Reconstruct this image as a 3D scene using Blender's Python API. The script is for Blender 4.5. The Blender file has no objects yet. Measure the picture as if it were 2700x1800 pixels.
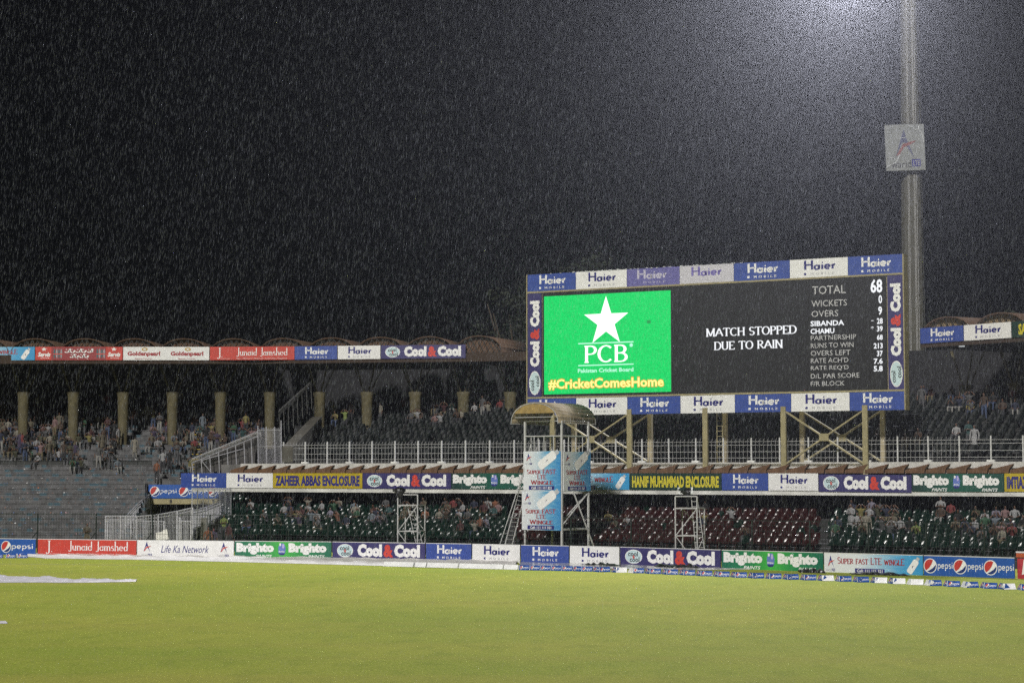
import bpy, math, random
import numpy as np
from mathutils import Vector, Matrix
R = math.radians
random.seed(11)
SC = bpy.context.scene
COL = SC.collection

# ------------------------------------------------------------------ camera
FPX, CAMZ = 5000.0, 4.8
PITCH = math.atan(344 / FPX)
cam_d = bpy.data.cameras.new('camera')
cam_d.sensor_width = 36; cam_d.lens = FPX / 2700 * 36
cam_d.clip_start = 0.1; cam_d.clip_end = 900
cam = bpy.data.objects.new('camera', cam_d)
COL.objects.link(cam)
cam.location = (0, 0, CAMZ); cam.rotation_euler = (math.pi / 2 + PITCH, 0, 0)
SC.camera = cam

# ------------------------------------------------------------------ night sky, floodlights, exposure
SUN_EL, SUN_AZ = R(33), R(-16)          # bank of floodlights behind the camera, high and a little to the left
world = bpy.data.worlds.new('World'); SC.world = world; world.use_nodes = True
wn = world.node_tree; wn.nodes.clear()
w_out = wn.nodes.new('ShaderNodeOutputWorld'); w_bg = wn.nodes.new('ShaderNodeBackground')
w_sky = wn.nodes.new('ShaderNodeTexSky'); w_sky.sky_type = 'NISHITA'; w_sky.sun_disc = False
w_sky.sun_elevation = SUN_EL; w_sky.sun_rotation = math.pi + SUN_AZ
w_bg.inputs['Strength'].default_value = 0.00015
wn.links.new(w_sky.outputs[0], w_bg.inputs['Color']); wn.links.new(w_bg.outputs[0], w_out.inputs['Surface'])
sun_d = bpy.data.lights.new('floodlight_bank', 'SUN'); sun_d.energy = 2.4; sun_d.angle = R(5)
sun_d.color = (1.0, 0.97, 0.92)
sun = bpy.data.objects.new('floodlight_bank', sun_d); COL.objects.link(sun)
_d = Vector((-math.sin(SUN_AZ) * math.cos(SUN_EL), math.cos(SUN_AZ) * math.cos(SUN_EL), -math.sin(SUN_EL)))
sun.rotation_euler = _d.to_track_quat('-Z', 'Y').to_euler()
# the lamps at the head of the mast in the picture
MAST = Vector((29.7, 140.0, 0)); MAST_TOP = 42.5
fl_d = bpy.data.lights.new('mast_lamps', 'SPOT'); fl_d.energy = 150000; fl_d.spot_size = R(92); fl_d.spot_blend = 1.0
fl_d.shadow_soft_size = 1.6; fl_d.color = (0.93, 0.94, 1.0)
fl = bpy.data.objects.new('mast_lamps', fl_d); COL.objects.link(fl)
fl.location = (MAST.x - 4.6, MAST.y - 5.0, MAST_TOP)
fl.rotation_euler = (Vector((-15, 80, 0)) - fl.location).to_track_quat('-Z', 'Y').to_euler()
vs = SC.view_settings
SC.display_settings.display_device = 'sRGB'
vs.view_transform = 'Standard'; vs.look = 'None'; vs.exposure = 0.4; vs.gamma = 1.0; vs.use_curve_mapping = False
SC.cycles.max_bounces = 5; SC.cycles.diffuse_bounces = 2; SC.cycles.glossy_bounces = 2
SC.cycles.volume_bounces = 0; SC.cycles.transparent_max_bounces = 40
SC.cycles.use_denoising = False

# ------------------------------------------------------------------ helpers
def ray(px, py):
    dx = (px - 1350) / FPX; dy = (900 - py) / FPX
    return Vector((dx, math.cos(PITCH) - dy * math.sin(PITCH), math.sin(PITCH) + dy * math.cos(PITCH)))
def P(px, py, Y):
    d = ray(px, py); t = Y / d.y
    return Vector((d.x * t, Y, CAMZ + d.z * t))
def G(px, py, z=0.0):
    d = ray(px, py); t = (z - CAMZ) / d.z
    return Vector((d.x * t, d.y * t, z))
class Frame:
    """vertical plane in the world; s runs along it, d behind it, z up"""
    def __init__(self, a, b):
        self.o = Vector((a[0], a[1])); u = Vector((b[0] - a[0], b[1] - a[1])); self.len = u.length
        self.u = u.normalized(); self.b = Vector((-self.u.y, self.u.x)); self.ang = math.atan2(self.u.y, self.u.x)
    def w(self, s, d, z=0.0):
        p = self.o + self.u * s + self.b * d
        return Vector((p.x, p.y, z))
    def hit(self, px, py, d=0.0):
        r = ray(px, py); o = self.o + self.b * d
        t = (o.x * self.b.x + o.y * self.b.y) / (r.x * self.b.x + r.y * self.b.y)
        return ((r.x * t - o.x) * self.u.x + (r.y * t - o.y) * self.u.y, CAMZ + r.z * t)

MATS = {}
def mat(name, col, rough=0.6, var=0.0, scale=4.0, bump=0.0, bscale=20.0, metal=0.0, emit=None, estr=1.0, stretch=(1, 1, 1), spec=0.5, detail=4, coat=0.0):
    if name in MATS: return MATS[name]
    m = bpy.data.materials.new(name); m.use_nodes = True; MATS[name] = m
    nt = m.node_tree; b = nt.nodes['Principled BSDF']
    b.inputs['Roughness'].default_value = rough; b.inputs['Metallic'].default_value = metal
    b.inputs['Specular IOR Level'].default_value = spec
    b.inputs['Coat Weight'].default_value = coat; b.inputs['Coat Roughness'].default_value = 0.12
    b.inputs['Base Color'].default_value = (*col, 1)
    tc = nt.nodes.new('ShaderNodeTexCoord'); mp = nt.nodes.new('ShaderNodeMapping')
    mp.inputs['Scale'].default_value = stretch
    nt.links.new(tc.outputs['Object'], mp.inputs[0])
    if var > 0:
        n = nt.nodes.new('ShaderNodeTexNoise'); n.inputs['Scale'].default_value = scale; n.inputs['Detail'].default_value = detail
        nt.links.new(mp.outputs[0], n.inputs['Vector'])
        mr = nt.nodes.new('ShaderNodeMapRange'); mr.inputs['From Min'].default_value = 0.3; mr.inputs['From Max'].default_value = 0.7
        mr.inputs['To Min'].default_value = 1 - var; mr.inputs['To Max'].default_value = 1 + var * 0.6
        nt.links.new(n.outputs['Fac'], mr.inputs['Value'])
        mx = nt.nodes.new('ShaderNodeMix'); mx.data_type = 'RGBA'; mx.blend_type = 'MULTIPLY'; mx.inputs['Factor'].default_value = 1
        mx.inputs['A'].default_value = (*col, 1); nt.links.new(mr.outputs[0], mx.inputs['B'])
        nt.links.new(mx.outputs['Result'], b.inputs['Base Color'])
    if bump > 0:
        n2 = nt.nodes.new('ShaderNodeTexNoise'); n2.inputs['Scale'].default_value = bscale; n2.inputs['Detail'].default_value = 3
        nt.links.new(mp.outputs[0], n2.inputs['Vector'])
        bp = nt.nodes.new('ShaderNodeBump'); bp.inputs['Strength'].default_value = bump; bp.inputs['Distance'].default_value = 0.1
        nt.links.new(n2.outputs['Fac'], bp.inputs['Height']); nt.links.new(bp.outputs[0], b.inputs['Normal'])
    if emit is not None:
        b.inputs['Emission Color'].default_value = (*emit, 1); b.inputs['Emission Strength'].default_value = estr
    return m

def gradmat(name, stops, rough=0.5, streak=0.0):
    """printed colour ramp across the generated x of a board"""
    if name in MATS: return MATS[name]
    m = mat(name, (0.5, 0.5, 0.5), rough); nt = m.node_tree; b = nt.nodes['Principled BSDF']
    tc = nt.nodes.new('ShaderNodeTexCoord'); sp = nt.nodes.new('ShaderNodeSeparateXYZ'); nt.links.new(tc.outputs['Generated'], sp.inputs[0])
    cr = nt.nodes.new('ShaderNodeValToRGB'); val = sp.outputs['X']
    if streak:
        n = nt.nodes.new('ShaderNodeTexNoise'); n.inputs['Scale'].default_value = 6; n.inputs['Detail'].default_value = 5
        mp = nt.nodes.new('ShaderNodeMapping'); mp.inputs['Scale'].default_value = (1, 1, 5); mp.inputs['Rotation'].default_value = (0, 0.6, 0)
        nt.links.new(tc.outputs['Generated'], mp.inputs[0]); nt.links.new(mp.outputs[0], n.inputs['Vector'])
        ma = nt.nodes.new('ShaderNodeMath'); ma.operation = 'MULTIPLY_ADD'; ma.inputs[1].default_value = streak; ma.inputs[2].default_value = -streak / 2
        nt.links.new(n.outputs['Fac'], ma.inputs[0])
        ad = nt.nodes.new('ShaderNodeMath'); ad.operation = 'ADD'; nt.links.new(ma.outputs[0], ad.inputs[0]); nt.links.new(val, ad.inputs[1]); val = ad.outputs[0]
    while len(cr.color_ramp.elements) < len(stops): cr.color_ramp.elements.new(0.5)
    for e, (p, c) in zip(cr.color_ramp.elements, stops): e.position = p; e.color = (*c, 1)
    nt.links.new(val, cr.inputs[0]); nt.links.new(cr.outputs[0], b.inputs['Base Color'])
    return m

class MB:
    """collects shapes, then links them as ONE mesh object"""
    def __init__(self): self.v = []; self.f = []; self.m = []
    def poly(self, pts, m=0):
        i = len(self.v); self.v += [tuple(p) for p in pts]; self.f.append(tuple(range(i, i + len(pts)))); self.m.append(m)
    def faces(self, vs_, fs, m=0):
        i = len(self.v); self.v += [tuple(p) for p in vs_]
        for f in fs: self.f.append(tuple(k + i for k in f)); self.m.append(m)
    def box(self, x0, x1, y0, y1, z0, z1, m=0):
        self.faces([(x0, y0, z0), (x1, y0, z0), (x1, y1, z0), (x0, y1, z0), (x0, y0, z1), (x1, y0, z1), (x1, y1, z1), (x0, y1, z1)],
                   [(0, 3, 2, 1), (4, 5, 6, 7), (0, 1, 5, 4), (1, 2, 6, 5), (2, 3, 7, 6), (3, 0, 4, 7)], m)
        return self
    def prism(self, pts, y0, y1, m=0):
        """outline in x,z given counter-clockwise seen from -y, extruded from y0 (front) to y1"""
        n = len(pts)
        vs_ = [(p[0], y0, p[1]) for p in pts] + [(p[0], y1, p[1]) for p in pts]
        fs = [tuple(range(n)), tuple(range(2 * n - 1, n - 1, -1))] + [(i, i + n, (i + 1) % n + n, (i + 1) % n) for i in range(n)]
        self.faces(vs_, fs, m); return self
    def tube(self, a, b, r, n=6, r2=None, m=0, caps=True):
        a = Vector(a); b = Vector(b); r2 = r if r2 is None else r2
        t = (b - a)
        if t.length < 1e-6: return self
        t.normalize(); up = Vector((0, 0, 1)) if abs(t.z) < 0.9 else Vector((1, 0, 0))
        x = t.cross(up).normalized(); y = t.cross(x)
        vs_ = []
        for c, rr in ((a, r), (b, r2)):
            for k in range(n):
                an = 2 * math.pi * (k + 0.5) / n; vs_.append(c + (x * math.cos(an) + y * math.sin(an)) * rr)
        fs = [(k, (k + 1) % n, (k + 1) % n + n, k + n) for k in range(n)]
        if caps: fs += [tuple(range(n))[::-1], tuple(range(n, 2 * n))]
        self.faces(vs_, fs, m); return self
    def path(self, pts, r, n=6, m=0):
        for a, b in zip(pts, pts[1:]): self.tube(a, b, r, n, m=m)
        return self
    def build(self, name, mats, parent=None, smooth=False, loc=None, rz=0.0):
        me = bpy.data.meshes.new(name); me.from_pydata([tuple(p) for p in self.v], [], self.f)
        for x in (mats if isinstance(mats, (list, tuple)) else [mats]): me.materials.append(x)
        if any(self.m): me.polygons.foreach_set('material_index', self.m)
        if smooth: me.polygons.foreach_set('use_smooth', [True] * len(self.f))
        me.update()
        return link(name, me, parent, loc, rz)
def link(name, me, parent=None, loc=None, rz=0.0):
    o = bpy.data.objects.new(name, me); COL.objects.link(o)
    if parent is not None: o.parent = parent
    if loc is not None: o.location = loc
    if rz: o.rotation_euler = (0, 0, rz)
    return o
def tag(o, label=None, cat=None, group=None, kind=None):
    for k, v in (('label', label), ('category', cat), ('group', group), ('kind', kind)):
        if v: o[k] = v
    return o
def thing(name, label, cat, loc=(0, 0, 0), rz=0.0, group=None):
    o = link(name, None, None, loc, rz); return tag(o, label, cat, group)

# ------------------------------------------------------------------ lettering
_glyph = {}
def bfont(s, bold=0.0, shear=0.0, space=1.0):
    key = (s, bold, shear, space)
    if key not in _glyph:
        cu = bpy.data.curves.new('letters', 'FONT'); cu.body = s; cu.offset = bold; cu.shear = shear; cu.resolution_u = 2; cu.space_character = space
        ob = bpy.data.objects.new('letters', cu); me = ob.to_mesh()
        v = np.array([tuple(q.co)[:2] for q in me.vertices]); f = [tuple(p.vertices) for p in me.polygons]
        ob.to_mesh_clear(); bpy.data.objects.remove(ob); bpy.data.curves.remove(cu)
        lo = v.min(0); hi = v.max(0); v = (v - lo) / (hi - lo)
        _glyph[key] = (v, f)
    return _glyph[key]
def arc(cx, cy, rx, ry, a0, a1, n=8):
    return [(cx + rx * math.cos(R(a0 + (a1 - a0) * k / n)), cy + ry * math.sin(R(a0 + (a1 - a0) * k / n))) for k in range(n + 1)]
# skeleton letters: width, strokes. Used with a broad nib (serif faces) or an even nib (geometric faces)
GL = {
 'A': (.8, [[(0, 0), (.4, 1)], [(.4, 1), (.8, 0)], [(.16, .36), (.64, .36)]]), 'B': (.62, [[(.1, 0), (.1, 1)], [(.1, 1)] + arc(.32, .76, .24, .24, 90, -90) + [(.1, .52)], [(.1, .52)] + arc(.34, .26, .28, .26, 90, -90) + [(.1, 0)]]),
 'C': (.72, [arc(.4, .5, .37, .5, 45, 315, 12)]), 'D': (.76, [[(.1, 0), (.1, 1)], [(.1, 1)] + arc(.34, .5, .4, .5, 90, -90, 10) + [(.1, 0)]]),
 'E': (.6, [[(.1, 0), (.1, 1)], [(.1, 1), (.58, 1), (.58, .86)], [(.1, .52), (.46, .52)], [(.1, 0), (.6, 0), (.6, .16)]]),
 'F': (.56, [[(.1, 0), (.1, 1)], [(.1, 1), (.56, 1), (.56, .84)], [(.1, .52), (.44, .52)]]),
 'G': (.76, [arc(.4, .5, .37, .5, 45, 350, 12), [(.76, .0), (.76, .42), (.5, .42)]]), 'H': (.78, [[(.1, 0), (.1, 1)], [(.68, 0), (.68, 1)], [(.1, .52), (.68, .52)]]),
 'I': (.24, [[(.12, 0), (.12, 1)]]), 'L': (.56, [[(.1, 0), (.1, 1)], [(.1, 0), (.56, 0), (.56, .18)]]), 'M': (.96, [[(.1, 0), (.1, 1)], [(.1, 1), (.48, .05)], [(.48, .05), (.86, 1)], [(.86, 1), (.86, 0)]]),
 'N': (.8, [[(.1, 0), (.1, 1)], [(.1, 1), (.7, 0)], [(.7, 0), (.7, 1)]]), 'O': (.8, [arc(.4, .5, .37, .5, 0, 360, 16)]), 'P': (.6, [[(.1, 0), (.1, 1)], [(.1, 1)] + arc(.32, .75, .25, .25, 90, -90) + [(.1, .5)]]),
 'R': (.7, [[(.1, 0), (.1, 1)], [(.1, 1)] + arc(.32, .75, .25, .25, 90, -90) + [(.1, .5)], [(.3, .5), (.68, 0)]]),
 'S': (.56, [arc(.28, .75, .22, .25, 30, 270, 8) + arc(.28, .25, .25, .25, 90, -150, 8)[1:]]), 'T': (.7, [[(.35, 0), (.35, 1)], [(.0, .86), (.0, 1), (.7, 1), (.7, .86)]]),
 'U': (.76, [[(.1, 1), (.1, .32)] + arc(.38, .3, .28, .3, 180, 360, 8) + [(.66, 1)]]), 'W': (1.08, [[(.04, 1), (.3, 0)], [(.3, 0), (.54, .9)], [(.54, .9), (.78, 0)], [(.78, 0), (1.04, 1)]]),
 'J': (.4, [[(.3, 1), (.3, .1)] + arc(.14, .05, .16, .18, 0, -150, 5)]), 'K': (.7, [[(.1, 0), (.1, 1)], [(.1, .4), (.62, 1)], [(.28, .58), (.68, 0)]]),
 'a': (.5, [arc(.22, .22, .19, .22, 0, 360, 12), [(.42, 0), (.42, .48)]]), 'i': (.2, [[(.1, 0), (.1, .48)], [(.05, .68), (.15, .68)]]),
 'e': (.5, [[(.05, .24), (.44, .24)] + arc(.24, .24, .2, .23, 5, 315, 12)]), 'r': (.36, [[(.08, 0), (.08, .48)], arc(.34, .2, .25, .27, 165, 95, 5)]),
 'u': (.52, [[(.08, .48), (.08, .2)] + arc(.24, .2, .16, .2, 180, 360, 6), [(.42, 0), (.42, .48)]]), 'n': (.52, [[(.08, 0), (.08, .48)], arc(.26, .26, .17, .22, 170, 0, 6) + [(.43, 0)]]),
 'd': (.52, [arc(.23, .23, .19, .23, 0, 360, 12), [(.43, 0), (.43, 1)]]), 'm': (.8, [[(.08, 0), (.08, .48)], arc(.24, .28, .15, .2, 170, 0, 6) + [(.39, 0)], arc(.56, .28, .15, .2, 170, 0, 6) + [(.71, 0)]]),
 's': (.38, [arc(.2, .36, .13, .12, 40, 270, 6) + arc(.2, .12, .15, .12, 90, -140, 6)[1:]]), 'h': (.52, [[(.08, 0), (.08, 1)], arc(.26, .26, .17, .22, 170, 0, 6) + [(.43, 0)]]),
 'o': (.5, [arc(.24, .24, .2, .24, 0, 360, 12)]), 'l': (.22, [[(.1, 0), (.1, 1)]]), 'g': (.5, [arc(.23, .24, .19, .22, 0, 360, 12), [(.43, .48), (.43, -.1)] + arc(.25, -.12, .18, .2, 0, -150, 6)]),
 't': (.34, [[(.14, .72), (.14, .1), (.3, .02)], [(.0, .46), (.3, .46)]]), 'f': (.34, [arc(.3, .75, .16, .2, 90, 180, 5) + [(.14, 0)], [(.0, .48), (.32, .48)]]),
 'w': (.7, [[(.02, .48), (.18, 0)], [(.18, 0), (.34, .44)], [(.34, .44), (.5, 0)], [(.5, 0), (.66, .48)]]), 'k': (.48, [[(.08, 0), (.08, 1)], [(.08, .2), (.42, .5)], [(.2, .3), (.44, 0)]]),
 'p': (.5, [[(.08, -.3), (.08, .48)], arc(.27, .23, .19, .23, 0, 360, 12)]), '.': (.16, [[(.03, .04), (.13, .04)]]), '-': (.3, [[(.02, .4), (.28, .4)]]),
 "'": (.14, [[(.07, .8), (.07, 1)]]), ' ': (.34, []),
}
SERIFS = set('ABDEFHIKLMNPRTUJhnmruil')
def nib(s, a=0.13, b=0.05, gap=0.1, serif=0.0, smallcaps=()):
    """a = thickness of upright strokes, b = of level ones; returns normalised verts, faces like bfont()"""
    key = ('nib', s, a, b, gap, serif, tuple(smallcaps))
    if key in _glyph: return _glyph[key]
    V = []; F = []; x = 0.0
    def stroke(pts, aa=a, bb=b):
        L = []; n = len(pts)
        closed = n > 3 and abs(pts[0][0] - pts[-1][0]) < 1e-6 and abs(pts[0][1] - pts[-1][1]) < 1e-6
        for i, p in enumerate(pts):
            if closed: q0 = pts[i - 1] if i else pts[-2]; q1 = pts[i + 1] if i < n - 1 else pts[1]
            else: q0 = pts[max(0, i - 1)]; q1 = pts[min(n - 1, i + 1)]
            dx, dy = q1[0] - q0[0], q1[1] - q0[1]; l = math.hypot(dx, dy) or 1; dx /= l; dy /= l
            w = 0.5 * math.hypot(aa * dy, bb * dx); L.append(((p[0] - dy * w, p[1] + dx * w), (p[0] + dy * w, p[1] - dx * w)))
        k = len(V)
        for l_, r_ in L: V.append(l_); V.append(r_)
        for i in range(n - 1): F.append((k + 2 * i + 1, k + 2 * i + 3, k + 2 * i + 2, k + 2 * i))
    for idx, ch in enumerate(s):
        w, strokes = GL.get(ch.upper() if ch not in GL else ch, GL[' '])
        sc = 0.78 if idx in smallcaps else 1.0
        for st in strokes:
            stroke([(x + px_ * sc, py_ * sc) for px_, py_ in st])
            if serif and ch in SERIFS and len(st) >= 2:
                for e, o_ in ((st[0], st[1]), (st[-1], st[-2])):
                    if abs(e[0] - o_[0]) < 0.01 and (abs(e[1]) < 0.01 or e[1] > 0.46) and abs(e[1] - o_[1]) > 0.2:
                        stroke([(x + e[0] * sc - serif * .5 - .04, e[1] * sc), (x + e[0] * sc + serif * .5 + .04, e[1] * sc)])
        x += w * sc + gap
    v = np.array(V); lo = v.min(0); hi = v.max(0); v = (v - lo) / (hi - lo)
    _glyph[key] = (v, F); return _glyph[key]

class Print:
    """flat print on a board: local x to the right, z up, -y towards the reader; each layer 5 mm proud of the last"""
    def __init__(self, L, h, y=0.0): self.L, self.h, self.y = L, h, y; self.mb = MB(); self.mats = []
    def mi(self, m):
        if m not in self.mats: self.mats.append(m)
        return self.mats.index(m)
    def poly(self, pts, m, layer=1, frac=True):
        kx, kz = (self.L, self.h) if frac else (1, 1)
        self.mb.poly([(p[0] * kx, self.y - 0.006 * layer, p[1] * kz) for p in pts], self.mi(m))
    def rect(self, x0, z0, x1, z1, m, layer=1): self.poly([(x0, z0), (x1, z0), (x1, z1), (x0, z1)], m, layer)
    def ell(self, cx, cz, rx, rz, m, layer=1, n=20, a0=0, a1=360):
        self.poly([(cx + rx * math.cos(R(a0 + (a1 - a0) * k / n)), cz + rz * math.sin(R(a0 + (a1 - a0) * k / n))) for k in range(n)], m, layer)
    def text(self, gl, x0, z0, x1, z1, m, layer=1, vert=False):
        v, f = gl
        if vert: pts = [((x1 - q[1] * (x1 - x0)) * self.L, self.y - 0.006 * layer, (z0 + q[0] * (z1 - z0)) * self.h) for q in v]
        else: pts = [((x0 + q[0] * (x1 - x0)) * self.L, self.y - 0.006 * layer, (z0 + q[1] * (z1 - z0)) * self.h) for q in v]
        self.mb.faces(pts, f, self.mi(m))
    def build(self, parent, name='lettering'):
        if self.mb.f: return self.mb.build(name, self.mats, parent)

# ------------------------------------------------------------------ print colours
BLUE = mat('print_blue', (.035, .07, .30), .45, var=.12, scale=3, bump=.15, bscale=3)
NAVY = mat('print_navy', (.035, .03, .13), .5, var=.12, scale=3, bump=.15, bscale=3)
WHITE = mat('print_white', (.74, .74, .74), .5, var=.06, scale=2, bump=.12, bscale=3)
INK_W = mat('ink_white', (.78, .78, .78), .5)
INK_B = mat('ink_dark_blue', (.02, .02, .17), .5)
INK_G = mat('ink_grey', (.28, .28, .3), .5)
INK_R = mat('ink_red', (.55, .05, .035), .5)
INK_DR = mat('ink_dark_red', (.32, .03, .04), .5)
INK_K = mat('ink_black', (.015, .015, .02), .5)
INK_Y = mat('ink_yellow', (.55, .48, .03), .5)
PANEL_RED = mat('print_red', (.50, .045, .03), .5, var=.1, scale=3, bump=.12, bscale=3)
PANEL_YEL = mat('print_yellow', (.42, .32, .012), .5, var=.12, scale=3, bump=.15, bscale=3)
PANEL_DKG = mat('print_dark_green', (.008, .035, .03), .4, var=.3, scale=3, bump=.35, bscale=4)
PEPSI = mat('print_royal_blue', (.015, .085, .36), .45, var=.1, scale=3, bump=.12, bscale=3)
GREEN_G = gradmat('print_green', [(0, (.005, .12, .07)), (.28, (.01, .2, .07)), (.5, (.05, .42, .05)), (.75, (.01, .2, .07)), (1, (.005, .12, .07))])
GREEN_D = gradmat('print_deep_green', [(0, (.006, .03, .03)), (.5, (.005, .09, .06)), (1, (.005, .05, .04))])
SKY_G = gradmat('print_sky', [(0, (.7, .71, .73)), (.35, (.66, .7, .74)), (.6, (.28, .5, .66)), (.8, (.06, .33, .6)), (1, (.03, .27, .55))], streak=.5)
SKY_T = gradmat('print_sky_tall', [(0, (.68, .7, .72)), (.3, (.6, .66, .7)), (.65, (.14, .38, .58)), (1, (.03, .22, .5))], streak=.8)
OVAL = mat('print_pale_blue', (.5, .64, .68), .5)
GLOBE_B = mat('print_globe_blue', (.01, .03, .16), .45)

def haier(D, inv):
    ink, sub = (INK_B, INK_G) if inv else (INK_W, INK_W)
    D.text(nib('Haier', .19, .16, .09), .25, .38, .79, .93, ink)
    D.rect(.245, .13, .285, .25, ink if not inv else INK_B)
    D.text(bfont('MOBILE', .01 if not inv else 0, 0, 1.7), .36, .12, .76, .25, sub)
def coolcool(D, dark=False):
    red = INK_R
    D.ell(.14, .5, .088, .40, INK_W, 1); D.ell(.14, .5, .080, .36, OVAL, 2)
    D.text(bfont('cool', .02), .085, .52, .185, .8, INK_K, 3); D.text(bfont('&', .03), .13, .40, .155, .58, red, 4)
    D.text(bfont('cool', .02), .10, .2, .20, .48, INK_K, 3)
    D.text(bfont('Cool', .075), .275, .14, .54, .92, INK_W); D.text(bfont('&', .05), .555, .13, .66, .9, red)
    D.text(bfont('Cool', .075), .67, .14, .945, .92, INK_W)
def brighto(D, flag=0):
    for k, x in enumerate((.02, .56)):
        D.text(bfont('Brighto', .07), x, .2, x + .39, .92, INK_W)
        D.text(bfont('PAINTS', .02, .3), x + .2, .02, x + .37, .2, INK_W)
    D.poly([(.455, .3), (.525, .3), (.53, .62), (.51, .9), (.475, .9), (.455, .7)], mat('print_can_blue', (.12, .18, .5), .4), 1)
    D.poly([(.455, .3), (.47, .18), (.51, .18), (.525, .3)], INK_B, 1)
    D.text(bfont('Brighto', .03), .46, .32, .52, .45, INK_W, 2)
    D.poly([(.465, .74), (.482, .74), (.482, .9), (.465, .9)], INK_W, 2); D.poly([(.495, .6), (.515, .6), (.515, .86), (.495, .86)], mat('print_lilac', (.45, .4, .7), .4), 2)
def globe(D, cx, cz, rx, rz, layer=1):
    D.ell(cx, cz, rx, rz, INK_W, layer)
    q = lambda a, k=.88: (cx + rx * k * math.cos(R(a)), cz + rz * k * math.sin(R(a)))
    red = [q(a) for a in range(60, 226, 15)] + [(cx - rx * .15, cz - rz * .28), (cx + rx * .2, cz + rz * .2)]
    D.poly(red, mat('print_globe_red', (.48, .035, .03), .5), layer + 1)
    blue = [q(a) for a in range(238, 376, 15)] + [(cx + rx * .45, cz - rz * .25), (cx - rx * .05, cz - rz * .55)]
    D.poly(blue, GLOBE_B, layer + 1)
def pepsi(D, n, x0=0.0, x1=1.0, ratio=1.0):
    st = (x1 - x0) / n; w = st * D.L
    for k in range(n):
        a = x0 + st * k; rr = .36 * D.h / D.L
        globe(D, a + st * .22, .5, rr, .38)
        D.text(nib('pepsi', .11, .1, .08), a + st * .22 + rr * 1.15, .27, min(a + st * .97, a + st * .22 + rr * 1.15 + st * .56), .70, INK_W)
def star_a(D, x0, z0, x1, z1, layer=1):
    q = lambda a, b: (x0 + (x1 - x0) * a, z0 + (z1 - z0) * b)
    D.poly([q(.12, .05), q(.5, 1), q(.62, .62), q(.52, .55), q(.42, .55)], INK_B, layer)
    D.poly([q(.62, .62), q(.9, 0), q(.62, .38), q(.52, .55)], INK_B, layer)
    D.poly([q(.15, .1), q(.45, .5), q(.8, .58), q(1, .6), q(.72, .46), q(.5, .4), q(.3, .16)], INK_R, layer + 1)
def warid(D, x0, x1, z0=.05, z1=.95):
    star_a(D, x0 + (x1 - x0) * .1, z0 + (z1 - z0) * .25, x0 + (x1 - x0) * .95, z1)
    w = x1 - x0
    D.text(bfont('warid'), x0, z0, x0 + w * .62, z0 + (z1 - z0) * .17, INK_G)
    D.rect(x0 + w * .66, z0, x1, z0 + (z1 - z0) * .17, INK_B); D.text(bfont('LTE', .02), x0 + w * .7, z0 + .02, x1 - w * .04, z0 + (z1 - z0) * .14, INK_W, 2)
def stick(D, cx, cz, l, w, ang, layer=1):
    """white usb stick printed at an angle; sizes in metres"""
    c, s = math.cos(R(ang)), math.sin(R(ang)); q = lambda a, b: ((cx * D.L + a * c - b * s) / D.L, (cz * D.h + a * s + b * c) / D.h)
    r = w * .3; pts = []
    for ax, bx, a0 in ((l / 2 - r, w / 2 - r, 0), (-l / 2 + r, w / 2 - r, 90), (-l / 2 + r, -w / 2 + r, 180), (l / 2 - r, -w / 2 + r, 270)):
        pts += [(ax + r * math.cos(R(a0 + k * 30)), bx + r * math.sin(R(a0 + k * 30))) for k in range(4)]
    D.poly([q(l / 2 - .01, -w * .25), q(l / 2 + w * .5, -w * .25), q(l / 2 + w * .5, w * .25), q(l / 2 - .01, w * .25)], mat('print_silver', (.45, .47, .5), .4), layer)
    D.poly([q(a, b) for a, b in pts], INK_W, layer + 1)
    D.poly([q(a * .3 + l * .02, b * .3) for a, b in ((-.2, -.15), (.2, .0), (-.2, .15), (-.05, 0))], INK_K, layer + 2)
    D.poly([q(-l * .1, -w * .12), q(l * .0, -w * .04), q(-l * .1, w * .12), q(-l * .02, 0)], INK_B, layer + 2)
SC_SF = (1, 2, 3, 4, 6, 7, 8, 10, 11, 15, 16, 17, 18, 19)
def wingle_wide(D):
    warid(D, .02, .115, .06, .9)
    D.text(nib('SUPER FAST LTE WINGLE', .19, .10, .1, .16, (1, 2, 3, 4, 6, 7, 8, 9, 15, 16, 17, 18, 19)), .14, .46, .82, .82, INK_DR)
    D.rect(.32, .03, .62, .25, INK_B); D.text(bfont('Call: 111 111 321', .02), .34, .06, .60, .21, INK_W, 2)
    stick(D, .90, .42, .8 * D.h, .34 * D.h, 55)
def wingle_tall(D):
    warid(D, .04, .24, .66, .95)
    stick(D, .64, .77, .52 * D.L, .2 * D.L, 33)
    D.text(nib('SUPER FAST', .2, .11, .1, .16, (1, 2, 3, 4)), .10, .42, .88, .54, INK_DR)
    D.text(nib('LTE', .2, .11, .1, .16), .38, .29, .62, .40, INK_DR)
    D.text(nib('WINGLE', .2, .11, .1, .16, (1, 2, 3, 4, 5)), .2, .15, .8, .27, INK_DR)
    D.rect(.15, .02, .83, .12, INK_B); D.text(bfont('Call: 111 111 321', .03), .22, .035, .76, .1, INK_W, 2)
def junaid(D):
    D.text(nib('J.', .13, .05, .08, .22), .085, .1, .15, .93, INK_W)
    D.text(nib('Junaid Jamshed', .13, .05, .07, .12), .315, .26, .915, .92, INK_W)
    D.text(bfont("Men's | Women's | Children's | Accessories | Fragrances"), .315, .05, .915, .16, INK_W)
    D.text(bfont("Junaid Jamshed"), .13, .06, .24, .13, INK_R if False else INK_W)
def network(D):
    warid(D, .045, .155, .04, .95); warid(D, .84, .95, .04, .95)
    D.text(bfont('Life Ka Network', 0, .35), .25, .26, .745, .72, INK_B)
def enclosure(D, s, ink, bold=.05, x0=.03):
    D.text(bfont(s, bold), x0, .14, .97, .84, ink)
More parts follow.
